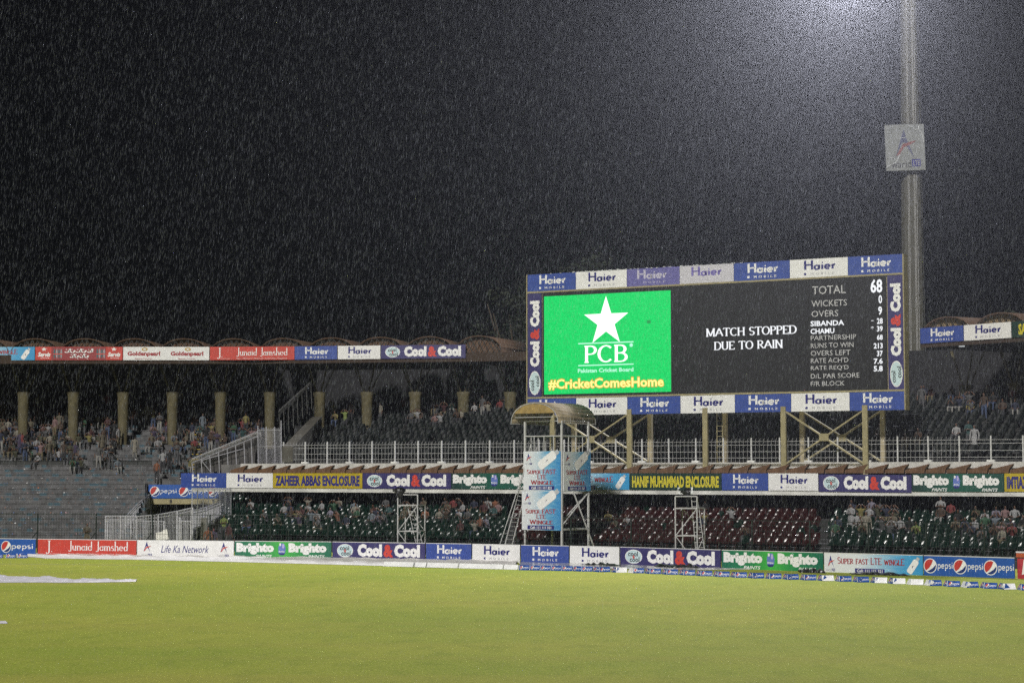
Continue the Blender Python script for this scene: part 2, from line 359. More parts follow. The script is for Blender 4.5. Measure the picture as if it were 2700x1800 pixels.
def golden(D):
    for x in (.05, .55):
        D.text(bfont('Goldenpearl', .05), x, .24, x + .38, .66, INK_DR); D.ell(x + .2, .82, .035, .13, mat('ink_gold', (.45, .28, .04), .4)); D.ell(x + .2, .82, .018, .06, INK_W, 2)
        D.text(bfont('Beauty Forever', .02), x + .09, .04, x + .29, .16, INK_DR)
def servis(D):
    dk = mat('print_dark_red', (.26, .03, .035), .5)
    D.rect(.185, .02, .81, .98, dk)
    for x in (.03, .83):
        D.poly([(x + .07 + .035 * (1 if k % 2 == 0 else .42) * math.sin(k * math.pi / 5), .82 + .17 * (1 if k % 2 == 0 else .42) * math.cos(k * math.pi / 5)) for k in range(9, -1, -1)], INK_W)
        D.text(bfont('Servis', .05, .25), x, .26, x + .145, .6, INK_W); D.text(bfont('SHOES'), x + .03, .12, x + .13, .2, INK_W)
    tyre = mat('print_tyre_teal', (.05, .12, .14), .4)
    for x in (.2, .69):
        for k in range(4): D.ell(x + .02 + k * .026, .5, .011, .36, tyre if k % 2 == 0 else INK_G, 2, 12)
        D.rect(x + .005, .42, x + .115, .5, INK_R, 3)
    # urdu line drawn with pen strokes, running right to left
    g = MB()
    def pen(pts, w=.032):
        for (ax, az), (bx, bz) in zip(pts, pts[1:]):
            l = math.hypot((bx - ax) * 3, bz - az) or 1; nx, nz = -(bz - az) / l * w / 3, (bx - ax) * 3 / l * w
            D.poly([(ax + nx, az + nz), (ax - nx, az - nz), (bx - nx, bz - nz), (bx + nx, bz + nz)][::-1], INK_W, 2)
    for base, n, x0, x1 in ((.62, 5, .34, .66), (.24, 4, .40, .62)):
        st = (x1 - x0) / n
        for k in range(n):
            a = x0 + k * st
            pen([(a, base + .02), (a + st * .3, base - .05), (a + st * .65, base), (a + st * .75, base + .12)])
            pen([(a + st * .2, base + .16), (a + st * .3, base + .2)], .02)
            if k % 2 == 0: pen([(a + st * .85, base - .02), (a + st * .9, base + .24)])
            else: pen([(a + st * .55, base - .13), (a + st * .62, base - .16)], .02)
DESIGN = {
 'blue': (BLUE, lambda D: haier(D, False)), 'white': (WHITE, lambda D: haier(D, True)), 'purple': (NAVY, coolcool),
 'green': (GREEN_G, brighto), 'deepgreen': (GREEN_D, brighto), 'red': (PANEL_RED, junaid), 'network': (WHITE, network),
 'sky': (SKY_G, wingle_wide), 'skytall': (SKY_T, wingle_tall), 'pepsi1': (PEPSI, lambda D: pepsi(D, 1)), 'pepsi3': (PEPSI, lambda D: pepsi(D, 3)),
 'zaheer': (PANEL_YEL, lambda D: enclosure(D, 'ZAHEER ABBAS ENCLOSURE', INK_B)), 'hanif': (PANEL_DKG, lambda D: enclosure(D, 'HANIF MUHAMMAD ENCLOSURE', INK_Y)),
 'imtiaz': (PANEL_YEL, lambda D: enclosure(D, 'IMTIAZ AHMED ENCLOSURE', INK_B)), 'golden': (WHITE, golden), 'servis': (PANEL_RED, servis),
 'saeed': (PANEL_DKG, lambda D: enclosure(D, 'SAEED ANWAR ENCLOSURE', INK_Y, .05, .075)), 'poster': (PANEL_RED, lambda D: None),
}
def panel(name, kind, label, cat, group, a, b, z0, h, thick=.05, ex=None):
    """a, b: ends on the ground plane; the board stands between them"""
    a = Vector(a[:2]); b = Vector(b[:2]); L = (b - a).length; ang = math.atan2(b.y - a.y, b.x - a.x)
    m, fn = DESIGN[kind]
    o = MB().box(0.012, L - .012, 0, thick, 0, h).build(name, [m], None, loc=(a.x, a.y, z0), rz=ang)
    D = Print(L, h); fn(D); D.build(o)
    if ex: ex(o, L, h)
    return tag(o, label, cat, group)
# ------------------------------------------------------------------ ground
def grass_mat():
    m = mat('turf', (.18, .25, .05), .9, spec=.08); nt = m.node_tree; b = nt.nodes['Principled BSDF']
    tc = nt.nodes.new('ShaderNodeTexCoord')
    def noise(scale, det, st=(1, 1, 1)):
        mp = nt.nodes.new('ShaderNodeMapping'); mp.inputs['Scale'].default_value = st; nt.links.new(tc.outputs['Object'], mp.inputs[0])
        n = nt.nodes.new('ShaderNodeTexNoise'); n.inputs['Scale'].default_value = scale; n.inputs['Detail'].default_value = det; nt.links.new(mp.outputs[0], n.inputs['Vector']); return n.outputs['Fac']
    big = noise(.09, 5, (1, 1, 1)); mid = noise(1.2, 6, (1, .5, 1)); fine = noise(14, 5, (1, .3, 1))
    def mix(f, a, bb, lo=.35, hi=.65):
        mr = nt.nodes.new('ShaderNodeMapRange'); mr.inputs['From Min'].default_value = lo; mr.inputs['From Max'].default_value = hi; nt.links.new(f, mr.inputs['Value'])
        mx = nt.nodes.new('ShaderNodeMix'); mx.data_type = 'RGBA'; nt.links.new(mr.outputs[0], mx.inputs['Factor'])
        for s, v in (('A', a), ('B', bb)):
            if isinstance(v, tuple): mx.inputs[s].default_value = (*v, 1)
            else: nt.links.new(v, mx.inputs[s])
        return mx.outputs['Result']
    c1 = mix(big, (.275, .345, .042), (.375, .40, .06)); c2 = mix(mid, c1, (.20, .265, .032), .48, .95); c3 = mix(fine, c2, (.45, .45, .12), .45, .9)
    c3 = mix(noise(.35, 3, (.05, 1, 1)), c3, (.38, .35, .08), .5, .95)
    c4 = mix(noise(6, 5), c3, (.13, .15, .035), .62, .78)
    nt.links.new(c4, b.inputs['Base Color'])
    bp = nt.nodes.new('ShaderNodeBump'); bp.inputs['Strength'].default_value = .8; bp.inputs['Distance'].default_value = .06
    nt.links.new(noise(9, 6), bp.inputs['Height']); nt.links.new(bp.outputs[0], b.inputs['Normal'])
    return m
TURF = grass_mat()
tag(MB().box(-95, 95, -6, 215, -.6, 0).build('field', TURF), kind='structure', label='mown green cricket outfield, wet and slightly patchy')
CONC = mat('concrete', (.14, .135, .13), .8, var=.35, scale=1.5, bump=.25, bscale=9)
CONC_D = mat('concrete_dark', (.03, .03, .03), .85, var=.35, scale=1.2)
CREAM = mat('cream_paint', (.30, .26, .14), .6, var=.2, scale=2.5, bump=.1)
WPAINT = mat('white_paint', (.68, .67, .64), .5, var=.15, scale=3)
WLEDGE = mat('ledge_white', (.6, .6, .57), .6, var=.3, scale=1.2)
BRICK = mat('brick_brown', (.13, .068, .034), .85, var=.35, scale=5)
TAN = mat('tan_plaster', (.26, .19, .11), .8, var=.3, scale=3)
DSTEEL = mat('dark_steel', (.02, .022, .022), .5)
WSTEEL = mat('white_steel', (.5, .5, .5), .4, var=.15, scale=6)
MESHG = mat('fence_green_black', (.012, .02, .016), .5)
BLACKT = mat('black_tarpaulin', (.008, .008, .009), .35, bump=.6, bscale=4)

COLM = mat('column_olive', (.098, .083, .04), .7, var=.35, scale=2.5)
ROOFB = mat('roof_brick', (.095, .055, .032), .9, var=.4, scale=5, bump=.4, bscale=12)
# front boards: foot line of the advertising boards
BL = [(-70, 1460), (95, 1462.3), (360, 1466.3), (617, 1469.3), (875, 1471.5), (1122, 1476), (1244, 1478.5), (1372, 1482), (1501, 1485), (1634, 1488.5),
      (1901, 1498), (2172, 1507), (2435, 1516), (2680, 1524.5), (2800, 1529)]
BP = [G(x, y).xy for x, y in BL]
def board_y(px):
    for (x0, y0), (x1, y1) in zip(BL, BL[1:]):
        if px <= x1: return y0 + (y1 - y0) * (px - x0) / (x1 - x0)
    return BL[-1][1]
def behind(px, d, z=0):
    """ground point d metres behind the boards in picture column px"""
    p = G(px, board_y(px)); q = G(px + 5, board_y(px + 5)); u = (q - p).normalized()
    return Vector((p.x - u.y * d, p.y + u.x * d, z))

# the plane of the scoreboard; the ledge of the middle stand runs parallel to it
M = Frame(P(1391, 1090, 116.3).xy, P(2385, 1080, 105).xy)
def sM(px, d=0.0, py=1250): return M.hit(px, py, d)[0]
SL, SR = sM(477, -.4), 45.0            # ends of the ledge

# ------------------------------------------------------------------ middle stand
st = thing('grandstand', 'two tier concrete grandstand with white ledge and brown toothed fascia behind the boards', 'stand', (M.o.x, M.o.y, 0), M.ang)
LEFT_IN = sM(628, -.2)
MB().box(SL + .9, SR, -.38, .1, 3.5, 3.74).build('white_ledge', WLEDGE, st)
MB().box(LEFT_IN, SR, .12, 9, 3.5, 4.7).build('deck_slab', CONC_D, st)
MB().box(sM(600, 1), SR, .3, 4.6, 4.72, 5.3).build('walkway_slab', CONC, st)
MB().box(sM(655, 1), SR, .10, .28, 5.02, 5.36).box(sM(655, 1), SR, .2, .29, 4.72, 5.0).build('white_fascia', mat('fascia_white', (.5, .49, .47), .7, var=.2), st)
pitch = (M.hit(1291, 1200, .45)[0] - M.hit(747.6, 1200, .45)[0]) / 9.0
tp = pitch * .665
me = None
s = sM(612, .1); k = 0
while s < 40:
    if me is None:
        o = MB().prism([(0, 4.74), (tp * .93, 4.74), (tp * .95, 4.94), (tp * 1.16, 5.25), (0, 4.92)], -.12, .09).build('fascia_tooth', BRICK, st); me = o.data
    else: o = link('fascia_tooth', me, st)
    o.location = (s, 0, 0); s += tp; k += 1
# lower rows
LROW = []
for i in range(15):
    d0 = -7.1 + .9 * i; z = .35 + .2 * i
    s0 = sM(560 if i > 3 else 540, d0); LROW.append((d0, z))
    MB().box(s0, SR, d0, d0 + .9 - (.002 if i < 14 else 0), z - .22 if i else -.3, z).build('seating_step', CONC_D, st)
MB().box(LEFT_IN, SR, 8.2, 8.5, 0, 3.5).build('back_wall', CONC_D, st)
PX_POST = [1457, 1660, 1860, 2066.5, 2282]
for px in PX_POST:
    s = M.hit(px + 2, 1370, 1.2)[0]
    MB().box(s - .28, s + .28, 1.0, 1.5, 1.0, 2.45).box(s - .12, s + .12, 1.12, 1.36, 2.45, 3.49).build('lower_column', mat('column_grey', (.15, .145, .13), .8, var=.2), st)
# upper rows
UROW = []
for i in range(14):
    d0 = 4.6 + .92 * i; z = 5.55 + .27 * i; UROW.append((d0, z))
    MB().box(sM(775, d0), SR, d0, d0 + .919, z - .4, z).build('upper_step', CONC_D, st)
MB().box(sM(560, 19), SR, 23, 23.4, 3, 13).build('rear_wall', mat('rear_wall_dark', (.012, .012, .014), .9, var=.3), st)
# raking parapet of the stair between terrace and upper tier
f1 = P(758, 1178, 125); f2 = P(836, 1098, 136)
mb = MB()
a0, a1 = f1, f2
w = .35
for (p, q) in ((a0, a1),):
    v = [(p.x - w, p.y, p.z - 1.0), (p.x + w, p.y, p.z - 1.0), (p.x + w, p.y, p.z), (p.x - w, p.y, p.z),
         (q.x - w, q.y, q.z - 1.0), (q.x + w, q.y, q.z - 1.0), (q.x + w, q.y, q.z), (q.x - w, q.y, q.z)]
    mb.faces(v, [(0, 1, 2, 3), (7, 6, 5, 4), (3, 2, 6, 7), (0, 4, 5, 1), (1, 5, 6, 2), (0, 3, 7, 4)])
tag(mb.build('stair_parapet', mat('parapet_concrete', (.085, .08, .066), .8, var=.3, scale=1.5)), 'sloping grey concrete parapet climbing between the terrace and the upper tier', 'parapet')

# ------------------------------------------------------------------ terrace on the left
tr = thing('terrace', 'open concrete terrace with blue painted seat marks below the left roof', 'terrace', (0, 0, 0))
def step_mat():
    m = mat('terrace_step', (.17, .168, .175), .75); nt = m.node_tree; b = nt.nodes['Principled BSDF']
    tc = nt.nodes.new('ShaderNodeTexCoord'); sp = nt.nodes.new('ShaderNodeSeparateXYZ'); nt.links.new(tc.outputs['Object'], sp.inputs[0])
    oi = nt.nodes.new('ShaderNodeObjectInfo')
    cb = nt.nodes.new('ShaderNodeCombineXYZ'); nt.links.new(sp.outputs['X'], cb.inputs[0]); nt.links.new(oi.outputs['Random'], cb.inputs[1])
    mp = nt.nodes.new('ShaderNodeMapping'); mp.inputs['Scale'].default_value = (1.3, 40, 0); nt.links.new(cb.outputs[0], mp.inputs[0])
    n = nt.nodes.new('ShaderNodeTexNoise'); n.inputs['Scale'].default_value = 1.0; n.inputs['Detail'].default_value = 2; nt.links.new(mp.outputs[0], n.inputs['Vector'])
    g1 = nt.nodes.new('ShaderNodeMapRange'); g1.inputs['From Min'].default_value = .52; g1.inputs['From Max'].default_value = .6; nt.links.new(n.outputs['Fac'], g1.inputs['Value'])
    g2 = nt.nodes.new('ShaderNodeMath'); g2.operation = 'GREATER_THAN'; g2.inputs[1].default_value = -.17; nt.links.new(sp.outputs['Z'], g2.inputs[0])
    mu = nt.nodes.new('ShaderNodeMath'); mu.operation = 'MULTIPLY'; nt.links.new(g1.outputs[0], mu.inputs[0]); nt.links.new(g2.outputs[0], mu.inputs[1])
    n2 = nt.nodes.new('ShaderNodeTexNoise'); n2.inputs['Scale'].default_value = 2.2; n2.inputs['Detail'].default_value = 8; nt.links.new(tc.outputs['Object'], n2.inputs['Vector'])
    cr = nt.nodes.new('ShaderNodeValToRGB'); cr.color_ramp.elements[0].position = .35; cr.color_ramp.elements[0].color = (.06, .06, .062, 1); cr.color_ramp.elements[1].position = .66; cr.color_ramp.elements[1].color = (.115, .114, .117, 1)
    nt.links.new(n2.outputs['Fac'], cr.inputs[0])
    mx = nt.nodes.new('ShaderNodeMix'); mx.data_type = 'RGBA'; nt.links.new(mu.outputs[0], mx.inputs['Factor']); nt.links.new(cr.outputs[0], mx.inputs['A']); mx.inputs['B'].default_value = (.05, .10, .13, 1)
    nt.links.new(mx.outputs['Result'], b.inputs['Base Color']); return m
TSTEP = step_mat()
TY0, TDEP, TRISE, TZ0 = 121.6, .85, .32, .5
TR = []
for i in range(27):
    y0 = TY0 + TDEP * i; z = TZ0 + TRISE * i + max(0, i - 15) * .05
    xr = -.193 * y0 if y0 < 131.1 else (530 + (y0 - 131.1) * 15 - 1350) / 5000 * y0
    TR.append((y0, z, xr))
    lip = .035
    mb = MB().box(-52, xr, y0, y0 + TDEP - .001, -TRISE - .3, -.05).box(-52, xr, y0 - lip, y0 + TDEP - .001, -.05, 0)
    o = mb.build('terrace_step', TSTEP, tr); o.location = (0, 0, z)
    if 11 <= i <= 22:
        xa = P(523 - (i - 11) * .4, 1230, y0).x
        MB().box(xa - .38, xa + .38, y0 - lip - .06, y0 + TDEP * .5, 0.002, .06).build('painted_tread', mat('tread_yellow', (.42, .3, .03), .6, var=.3), tr, loc=(0, 0, z))
MB().box(-52, -23.5, 121.3, 121.56, 0, TZ0 + .02).build('front_wall', CONC_D, tr)
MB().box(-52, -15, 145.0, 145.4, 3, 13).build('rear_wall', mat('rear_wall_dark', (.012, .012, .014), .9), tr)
# low dark rails of the cross aisle
for (xa, xb) in ((0, 165), (245, 400)):
    a = P(xa, 1226, 134.3); b = P(xb, 1226, 134.3); zb = TZ0 + TRISE * 15
    mb = MB().tube((a.x, 134.3, zb + .52), (b.x, 134.3, zb + .52), .03).tube((a.x, 134.3, zb + .28), (b.x, 134.3, zb + .28), .025)
    n = int((b.x - a.x) / .9)
    for k in range(n + 1): x = a.x + (b.x - a.x) * k / n; mb.tube((x, 134.3, zb), (x, 134.3, zb + .52), .025)
    mb.box(a.x, b.x, 134.33, 134.345, zb, zb + .3)
    mb.build('aisle_rail', DSTEEL, tr)
# litter
mb = MB()
LIT = [mat('litter_white', (.7, .7, .7), .5), mat('litter_orange', (.5, .15, .04), .5), mat('litter_blue', (.1, .2, .45), .5), mat('litter_pink', (.6, .3, .3), .5), mat('litter_brown', (.3, .2, .12), .6)]
for k in range(620):
    i = min(18, int(abs(random.gauss(0, 8)))); y0, z, xr = TR[i]
    x = random.uniform(-43, xr - .3); y = y0 + random.uniform(.02, .5); sz = random.uniform(.02, .075); a = random.uniform(0, 3); c, s_ = math.cos(a) * sz, math.sin(a) * sz
    zt = z + .005; hh = random.uniform(0, sz)
    mb.poly([(x - c, y - s_, zt), (x + s_, y - c, zt), (x + c, y + s_, zt + hh), (x - s_, y + c, zt + hh)], random.choice((0, 0, 0, 1, 2, 3, 4, 4)))
tag(mb.build('litter', LIT), 'scattered paper and plastic litter on the terrace steps', 'litter', kind='stuff')

# ------------------------------------------------------------------ roofs on tapered columns
def roof(name, label, pts, zb, spring, top, depth, lun, col_zb, col_off, first=0.0, step=3.55, arms=True, skipcol=(), steel=True):
    """pts: plan points of the front edge, left to right"""
    pts = [Vector(p) for p in pts]
    rt = thing(name, label, 'roof', (0, 0, 0))
    seg = []; acc = 0
    for a, b in zip(pts, pts[1:]): seg.append((acc, a, b)); acc += (b - a).length
    def at(s):
        for q, a, b in reversed(seg):
            if s >= q: u = (b - a).normalized(); return a + u * (s - q), u
        u = (seg[0][2] - seg[0][1]).normalized(); return seg[0][1] + u * s, u
    s = first; n = 0; centres = []
    while s + step <= acc + .1:
        c, u = at(s + step / 2); ang = math.atan2(u.y, u.x); hw = step / 2
        N = 12; arcp = [(hw * .97 * math.cos(math.pi * (1 - k / N)), spring + (top - spring) * math.sin(math.pi * k / N) ** .8) for k in range(N + 1)]
        mb = MB()
        for (x0, z0), (x1, z1) in zip(arcp, arcp[1:]):
            vs_ = [(x0, 0, z0), (x1, 0, z1), (x1, depth, z1 + .15), (x0, depth, z0 + .15), (x0, 0, z0 + .07), (x1, 0, z1 + .07), (x1, depth, z1 + .27), (x0, depth, z0 + .27)]
            mb.faces(vs_, [(0, 3, 2, 1), (4, 5, 6, 7), (0, 1, 5, 4), (2, 3, 7, 6)])
        o = mb.build('vault', [ROOFB], rt, smooth=True, loc=(c.x, c.y, 0), rz=ang)
        # end panel and truss of the vault
        o2 = MB().prism([(-hw * .95, zb)] + [(hw * .95, zb)] + [(x, z - .01) for x, z in arcp[::-1][1:-1]], .35, .42).build('end_panel', [lun], o)
        tb = MB()
        yb = .12
        for k in range(-4, 5):
            x0 = k * hw * .22; zt = spring + (top - spring) * math.sqrt(max(0, 1 - (x0 / hw) ** 2))
            x1 = (k + 1.6) * hw * .22; tb.tube((x0, yb, spring + .1), (min(x1, hw * .9), yb, max(spring + .15, spring + (top - spring) * math.sqrt(max(0, 1 - (min(x1, hw * .9) / hw) ** 2)))), .025, 4)
            x1 = (k - 1.6) * hw * .22; tb.tube((x0, yb + .03, spring + .1), (max(x1, -hw * .9), yb + .03, max(spring + .15, spring + (top - spring) * math.sqrt(max(0, 1 - (max(x1, -hw * .9) / hw) ** 2)))), .025, 4)
        tb.build('truss', [DSTEEL], o)
        centres.append((c, u, ang)); s += step; n += 1
    # edge beam and ceiling
    for q, a, b in seg:
        L = (b - a).length; ang = math.atan2(b.y - a.y, b.x - a.x)
        MB().box(0.01, L - .01, .02, .34, zb - .25, spring + .12).build('edge_beam', [mat('edge_beam_brown', (.04, .025, .016), .9)], rt, loc=(a.x, a.y, 0), rz=ang)
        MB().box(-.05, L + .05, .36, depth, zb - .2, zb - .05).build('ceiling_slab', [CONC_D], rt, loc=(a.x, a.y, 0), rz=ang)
    return rt, at, acc
def column(parent, x, y, zb, zt, ztop, ang):
    mb = MB(); n = 14; V = []
    prof = [(zb, .33), (zb + (zt - zb) * .45, .37), (zt - .35, .42), (zt - .1, .50), (zt, .47)]
    for z, r in prof:
        for k in range(n): a = 2 * math.pi * k / n; V.append((r * math.cos(a), r * .8 * math.sin(a), z))
    F = [(j * n + k, j * n + (k + 1) % n, (j + 1) * n + (k + 1) % n, (j + 1) * n + k) for j in range(len(prof) - 1) for k in range(n)] + [tuple(range((len(prof) - 1) * n, len(prof) * n))]
    mb.faces(V, F)
    c = mb.build('column', COLM, parent, smooth=True, loc=(x, y, 0), rz=ang)
    for dx, dy, r in ((-.22, -.1, .055), (.12, -.12, .06), (.3, .1, .05), (-.3, .12, .05)):
        MB().tube((dx * .8, dy, zt - .02), (dx * 3.2 + (.2 if dx > 0 else -.1), dy * 3, zt + (ztop - zt)), r, 6).build('arm', COLM, c)
    return c
RZB = 12.75
rt1, at1, acc1 = roof('vaulted_roof', 'long brown roof of small brick vaults over the left terrace, its front edge hung with banners',
    [(-50, 136), (-36.5, 135), (-18.6, 135), (-3.2, 132.5), (1.6, 130.9)], RZB, 13.0, 14.25, 10, mat('lunette_brown', (.10, .055, .03), .85, var=.3), 8.0, 3)
rt2, at2, acc2 = roof('vaulted_roof', 'brown vaulted roof with tan arched ends right of the tall floodlight mast',
    [P(2428, 900, 117.6).xy, P(2672, 880, 112.3).xy, P(3100, 860, 104).xy], RZB, 13.0, 14.25, 10, TAN, 8.0, 3, step=3.9)
CPX = [62, 194, 325, 455, 582, 712, 843, 968, 1095, 1222, 1346]
for k, px in enumerate(CPX):
    Y = 138.2 if px < 700 else 138.2 - (px - 700) / 650 * 3.2
    p = P(px, 1060, Y); zt = P(px, 1033, Y).z
    column(rt1, p.x, p.y, 6.5, zt, 12.55, 0)
column(rt1, P(-70, 1060, 138.2).x, 138.2, 6.5, P(62, 1033, 138.2).z, 12.55, 0)
for px in (1460, 1585):
    p = P(px, 1060, 134.5); column(rt1, p.x, p.y, 6.5, 10.6, 12.55, 0)
for px in (2548, 2678):
    Y = 121.5 if px < 2600 else 119; p = P(px, 1060, Y); column(rt2, p.x, p.y, 6.5, P(px, 1008 if px > 2600 else 1015, Y).z, 12.55, M.ang)

# ------------------------------------------------------------------ floodlight mast
mt = thing('floodlight_mast', 'tall tapered cream floodlight mast rising out of the picture behind the scoreboard', 'mast', MAST)
mb = MB()
hs = [0, 10, 20, 30, 40]; zs = [0.0] + [P(2405, y, 140).z for y in (1100, 700, 340, 0)] + [MAST_TOP + 2]
rs = [.86, .84, .78, .70, .60, .52]; n = 10; V = []
for z, r in zip(zs, rs):
    for k in range(n): a = 2 * math.pi * k / n; V.append((r * math.cos(a), r * math.sin(a), z))
mb.faces(V, [(j * n + k, j * n + (k + 1) % n, (j + 1) * n + (k + 1) % n, (j + 1) * n + k) for j in range(5) for k in range(n)])
mb.build('shaft', mat('mast_cream', (.075, .072, .055), .85, var=.15, scale=1), mt)
for dx in (-.42, -.33, .08, .16, .3):
    MB().tube((dx, -.86, 8), (dx * .8, -.58, MAST_TOP), .014, 4).build('cable', WSTEEL, mt)
mb = MB()
for dx in (.34, .62): mb.tube((dx + .1, -.80, 8), (dx * .8 + .1, -.56, MAST_TOP), .016, 4)
z = 8.0
while z < MAST_TOP: mb.tube((.44, -.62 + (z - 8) * .0045, z), (.70, -.62 + (z - 8) * .0045, z), .008, 4); z += .4
mb.build('ladder', MATS['mast_cream'], mt)
hd = MB().box(-3.4, 3.4, -.3, .1, MAST_TOP - 1.2, MAST_TOP + 3.4).build('lamp_frame', DSTEEL, mt, rz=-.45)
LAMP = mat('lamp_glass', (.8, .8, .8), .3, emit=(.9, .95, 1), estr=6)
lm = None
for r_ in range(4):
    for c_ in range(6):
        mbx = MB().box(-.42, .42, -.5, -.31, -.4, .4)
        if lm is None: o = mbx.build('lamp', LAMP, mt); lm = o.data
        else: o = link('lamp', lm, mt)
        x = -2.8 + c_ * 1.12; o.location = (x * math.cos(-.45), x * math.sin(-.45), MAST_TOP - .6 + r_ * 1.1); o.rotation_euler = (0, 0, -.45)
# platform low on the mast
MB().box(-.7, .8, -.9, -.7, 9.9, 10.5).build('service_box', CREAM, mt)
# banner on the mast
yb = 138.9
a = P(2337, 453, yb); b = P(2441, 448, yb); L = (b - a).length; hgt = P(2441, 330, yb).z - a.z - .05
GREYF = mat('plastic_sheet', (.24, .25, .25), .22, var=.15, scale=1.5, bump=.9, bscale=1.1)
o = MB().box(0, L, 0, .04, 0, hgt).build('mast_banner', [GREYF], None, loc=(a.x, a.y, a.z + .05)); o.rotation_euler = (0, R(-1.8), 0)
D = Print(L, hgt)
_s = INK_B, INK_R; INK_B = mat('ink_faint_navy', (.07, .075, .14), .5); INK_R = mat('ink_faint_red', (.2, .07, .07), .5)
star_a(D, .17, .25, .8, .9); INK_B, INK_R = _s; D.text(bfont('warid'), .13, .06, .64, .22, INK_K); D.rect(.66, .08, .88, .24, INK_B); D.text(bfont('LTE', .02), .69, .1, .86, .21, INK_G, 2)
CREASE = mat('white_plastic_glint', (.7, .72, .75), .1)  # white tubes along the wrinkles paint in the sheet's glossy sheen
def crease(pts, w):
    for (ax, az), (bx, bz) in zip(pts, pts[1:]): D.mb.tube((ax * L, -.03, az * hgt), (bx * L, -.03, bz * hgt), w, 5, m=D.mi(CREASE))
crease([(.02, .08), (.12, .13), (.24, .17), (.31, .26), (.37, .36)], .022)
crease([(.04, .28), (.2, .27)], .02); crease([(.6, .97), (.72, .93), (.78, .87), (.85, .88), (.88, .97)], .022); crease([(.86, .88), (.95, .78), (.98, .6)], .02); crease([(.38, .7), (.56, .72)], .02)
D.build(o); tag(o, 'small square grey plastic banner with a star emblem tied high on the mast', 'banner')

# ------------------------------------------------------------------ scoreboard
sb = thing('scoreboard', 'large electronic scoreboard framed by blue and white name panels on cream steel legs', 'scoreboard', (M.o.x, M.o.y, 0), M.ang)
def uv(px, py, d=0.0): return M.hit(px, py, d)
BW = M.len; BZ0 = uv(2385, 1080)[1]; BZ1 = uv(2385, 669)[1]
ZT = uv(2385, 718.5)[1]; ZB = uv(2385, 1030.5)[1]
MB().box(0, BW, .1, .7, BZ0 + .02, BZ1 - .02).build('casing', CREAM, sb)
sl_, sr_ = uv(1428, 900)[0], uv(2341, 900)[0]
SCREENK = mat('screen_black', (.004, .004, .005), .7)
MB().box(sl_ + .06, sr_ - .06, .0, .098, ZB + .1, ZT - .1).build('display_face', SCREENK, sb)
for z in (ZT - .05, ZB + .05): MB().box(0, BW, -.02, .098, z - .05, z + .05).build('frame_rail', CREAM, sb)
MB().box(-.07, -.002, -.03, .7, BZ0, BZ1).build('frame_rail', CREAM, sb); MB().box(BW + .002, BW + .07, -.03, .7, BZ0, BZ1).build('frame_rail', CREAM, sb)
PUR = mat('print_faded_purple', (.13, .12, .36), .4, var=.35, scale=8, stretch=(.6, 1, 6), bump=.5, bscale=5)
WFAD = mat('print_faded_white', (.55, .54, .6), .4, var=.2, scale=8, stretch=(.6, 1, 6), bump=.4, bscale=5)
INK_PF = mat('ink_faded_purple', (.16, .13, .4), .4); INK_WF = mat('ink_faded_white', (.5, .48, .6), .4)
xs = [uv(x, 1060)[0] for x in (1391, 1519, 1654, 1794, 1937.5, 2086, 2240, 2385)]
for row, (z0, z1) in enumerate(((ZT, BZ1), (BZ0, ZB))):
    for k in range(7):
        inv = k % 2 == 1; L = xs[k + 1] - xs[k]; h = z1 - z0
        m = (WHITE if inv else BLUE)
        if row == 0 and k == 2: m = PUR
        if row == 0 and k == 3: m = WFAD
        o = MB().box(.01, L - .01, 0, .09, 0, h).build('name_panel', [m], sb, loc=(xs[k], 0, z0))
        if row == 0 and k in (2, 3): o['label'] = 'faded wrinkled panel of the top row'
        D = Print(L, h)
        if row == 0 and k == 2: D.text(nib('Haier', .19, .16, .09), .2, .38, .76, .92, INK_WF); D.text(bfont('MOBILE', 0, 0, 1.7), .32, .14, .72, .25, INK_WF)
        elif row == 0 and k == 3: D.text(nib('Haier', .19, .16, .09), .22, .38, .78, .92, INK_PF); D.text(bfont('MOBILE', 0, 0, 1.7), .32, .14, .72, .25, INK_WF)
        else: haier(D, inv)
        D.build(o)
for a, b in ((0, sl_), (sr_, BW)):
    L = b - a; h = ZT - ZB - .2
    o = MB().box(.01, L - .01, -.0, .09, 0, h).build('side_panel', [NAVY], sb, loc=(a, 0, ZB + .1)); D = Print(L, h)
    D.text(bfont('Cool', .075), .18, .29, .86, .535, INK_W, vert=True); D.text(bfont('&', .05), .2, .55, .84, .66, INK_R, vert=True); D.text(bfont('Cool', .075), .18, .675, .86, .925, INK_W, vert=True)
    D.ell(.52, .135, .40, .115, INK_W, 1); D.ell(.52, .135, .36, .105, OVAL, 2)
    D.text(bfont('cool', .02), .2, .06, .48, .16, INK_K, 3, vert=True); D.text(bfont('cool', .02), .56, .10, .84, .2, INK_K, 3, vert=True)
    D.build(o)
mb = MB(); rg_ = random.Random(4)  # white tubes stand in for the shiny highlights along the top edge
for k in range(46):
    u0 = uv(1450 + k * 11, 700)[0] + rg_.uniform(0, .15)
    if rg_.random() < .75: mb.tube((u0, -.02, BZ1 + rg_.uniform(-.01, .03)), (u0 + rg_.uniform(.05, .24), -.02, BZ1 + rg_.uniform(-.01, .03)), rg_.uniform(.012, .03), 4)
tag(mb.build('edge_glints', mat('white_plastic_glint', (.7, .72, .75), .1), sb), kind='stuff')
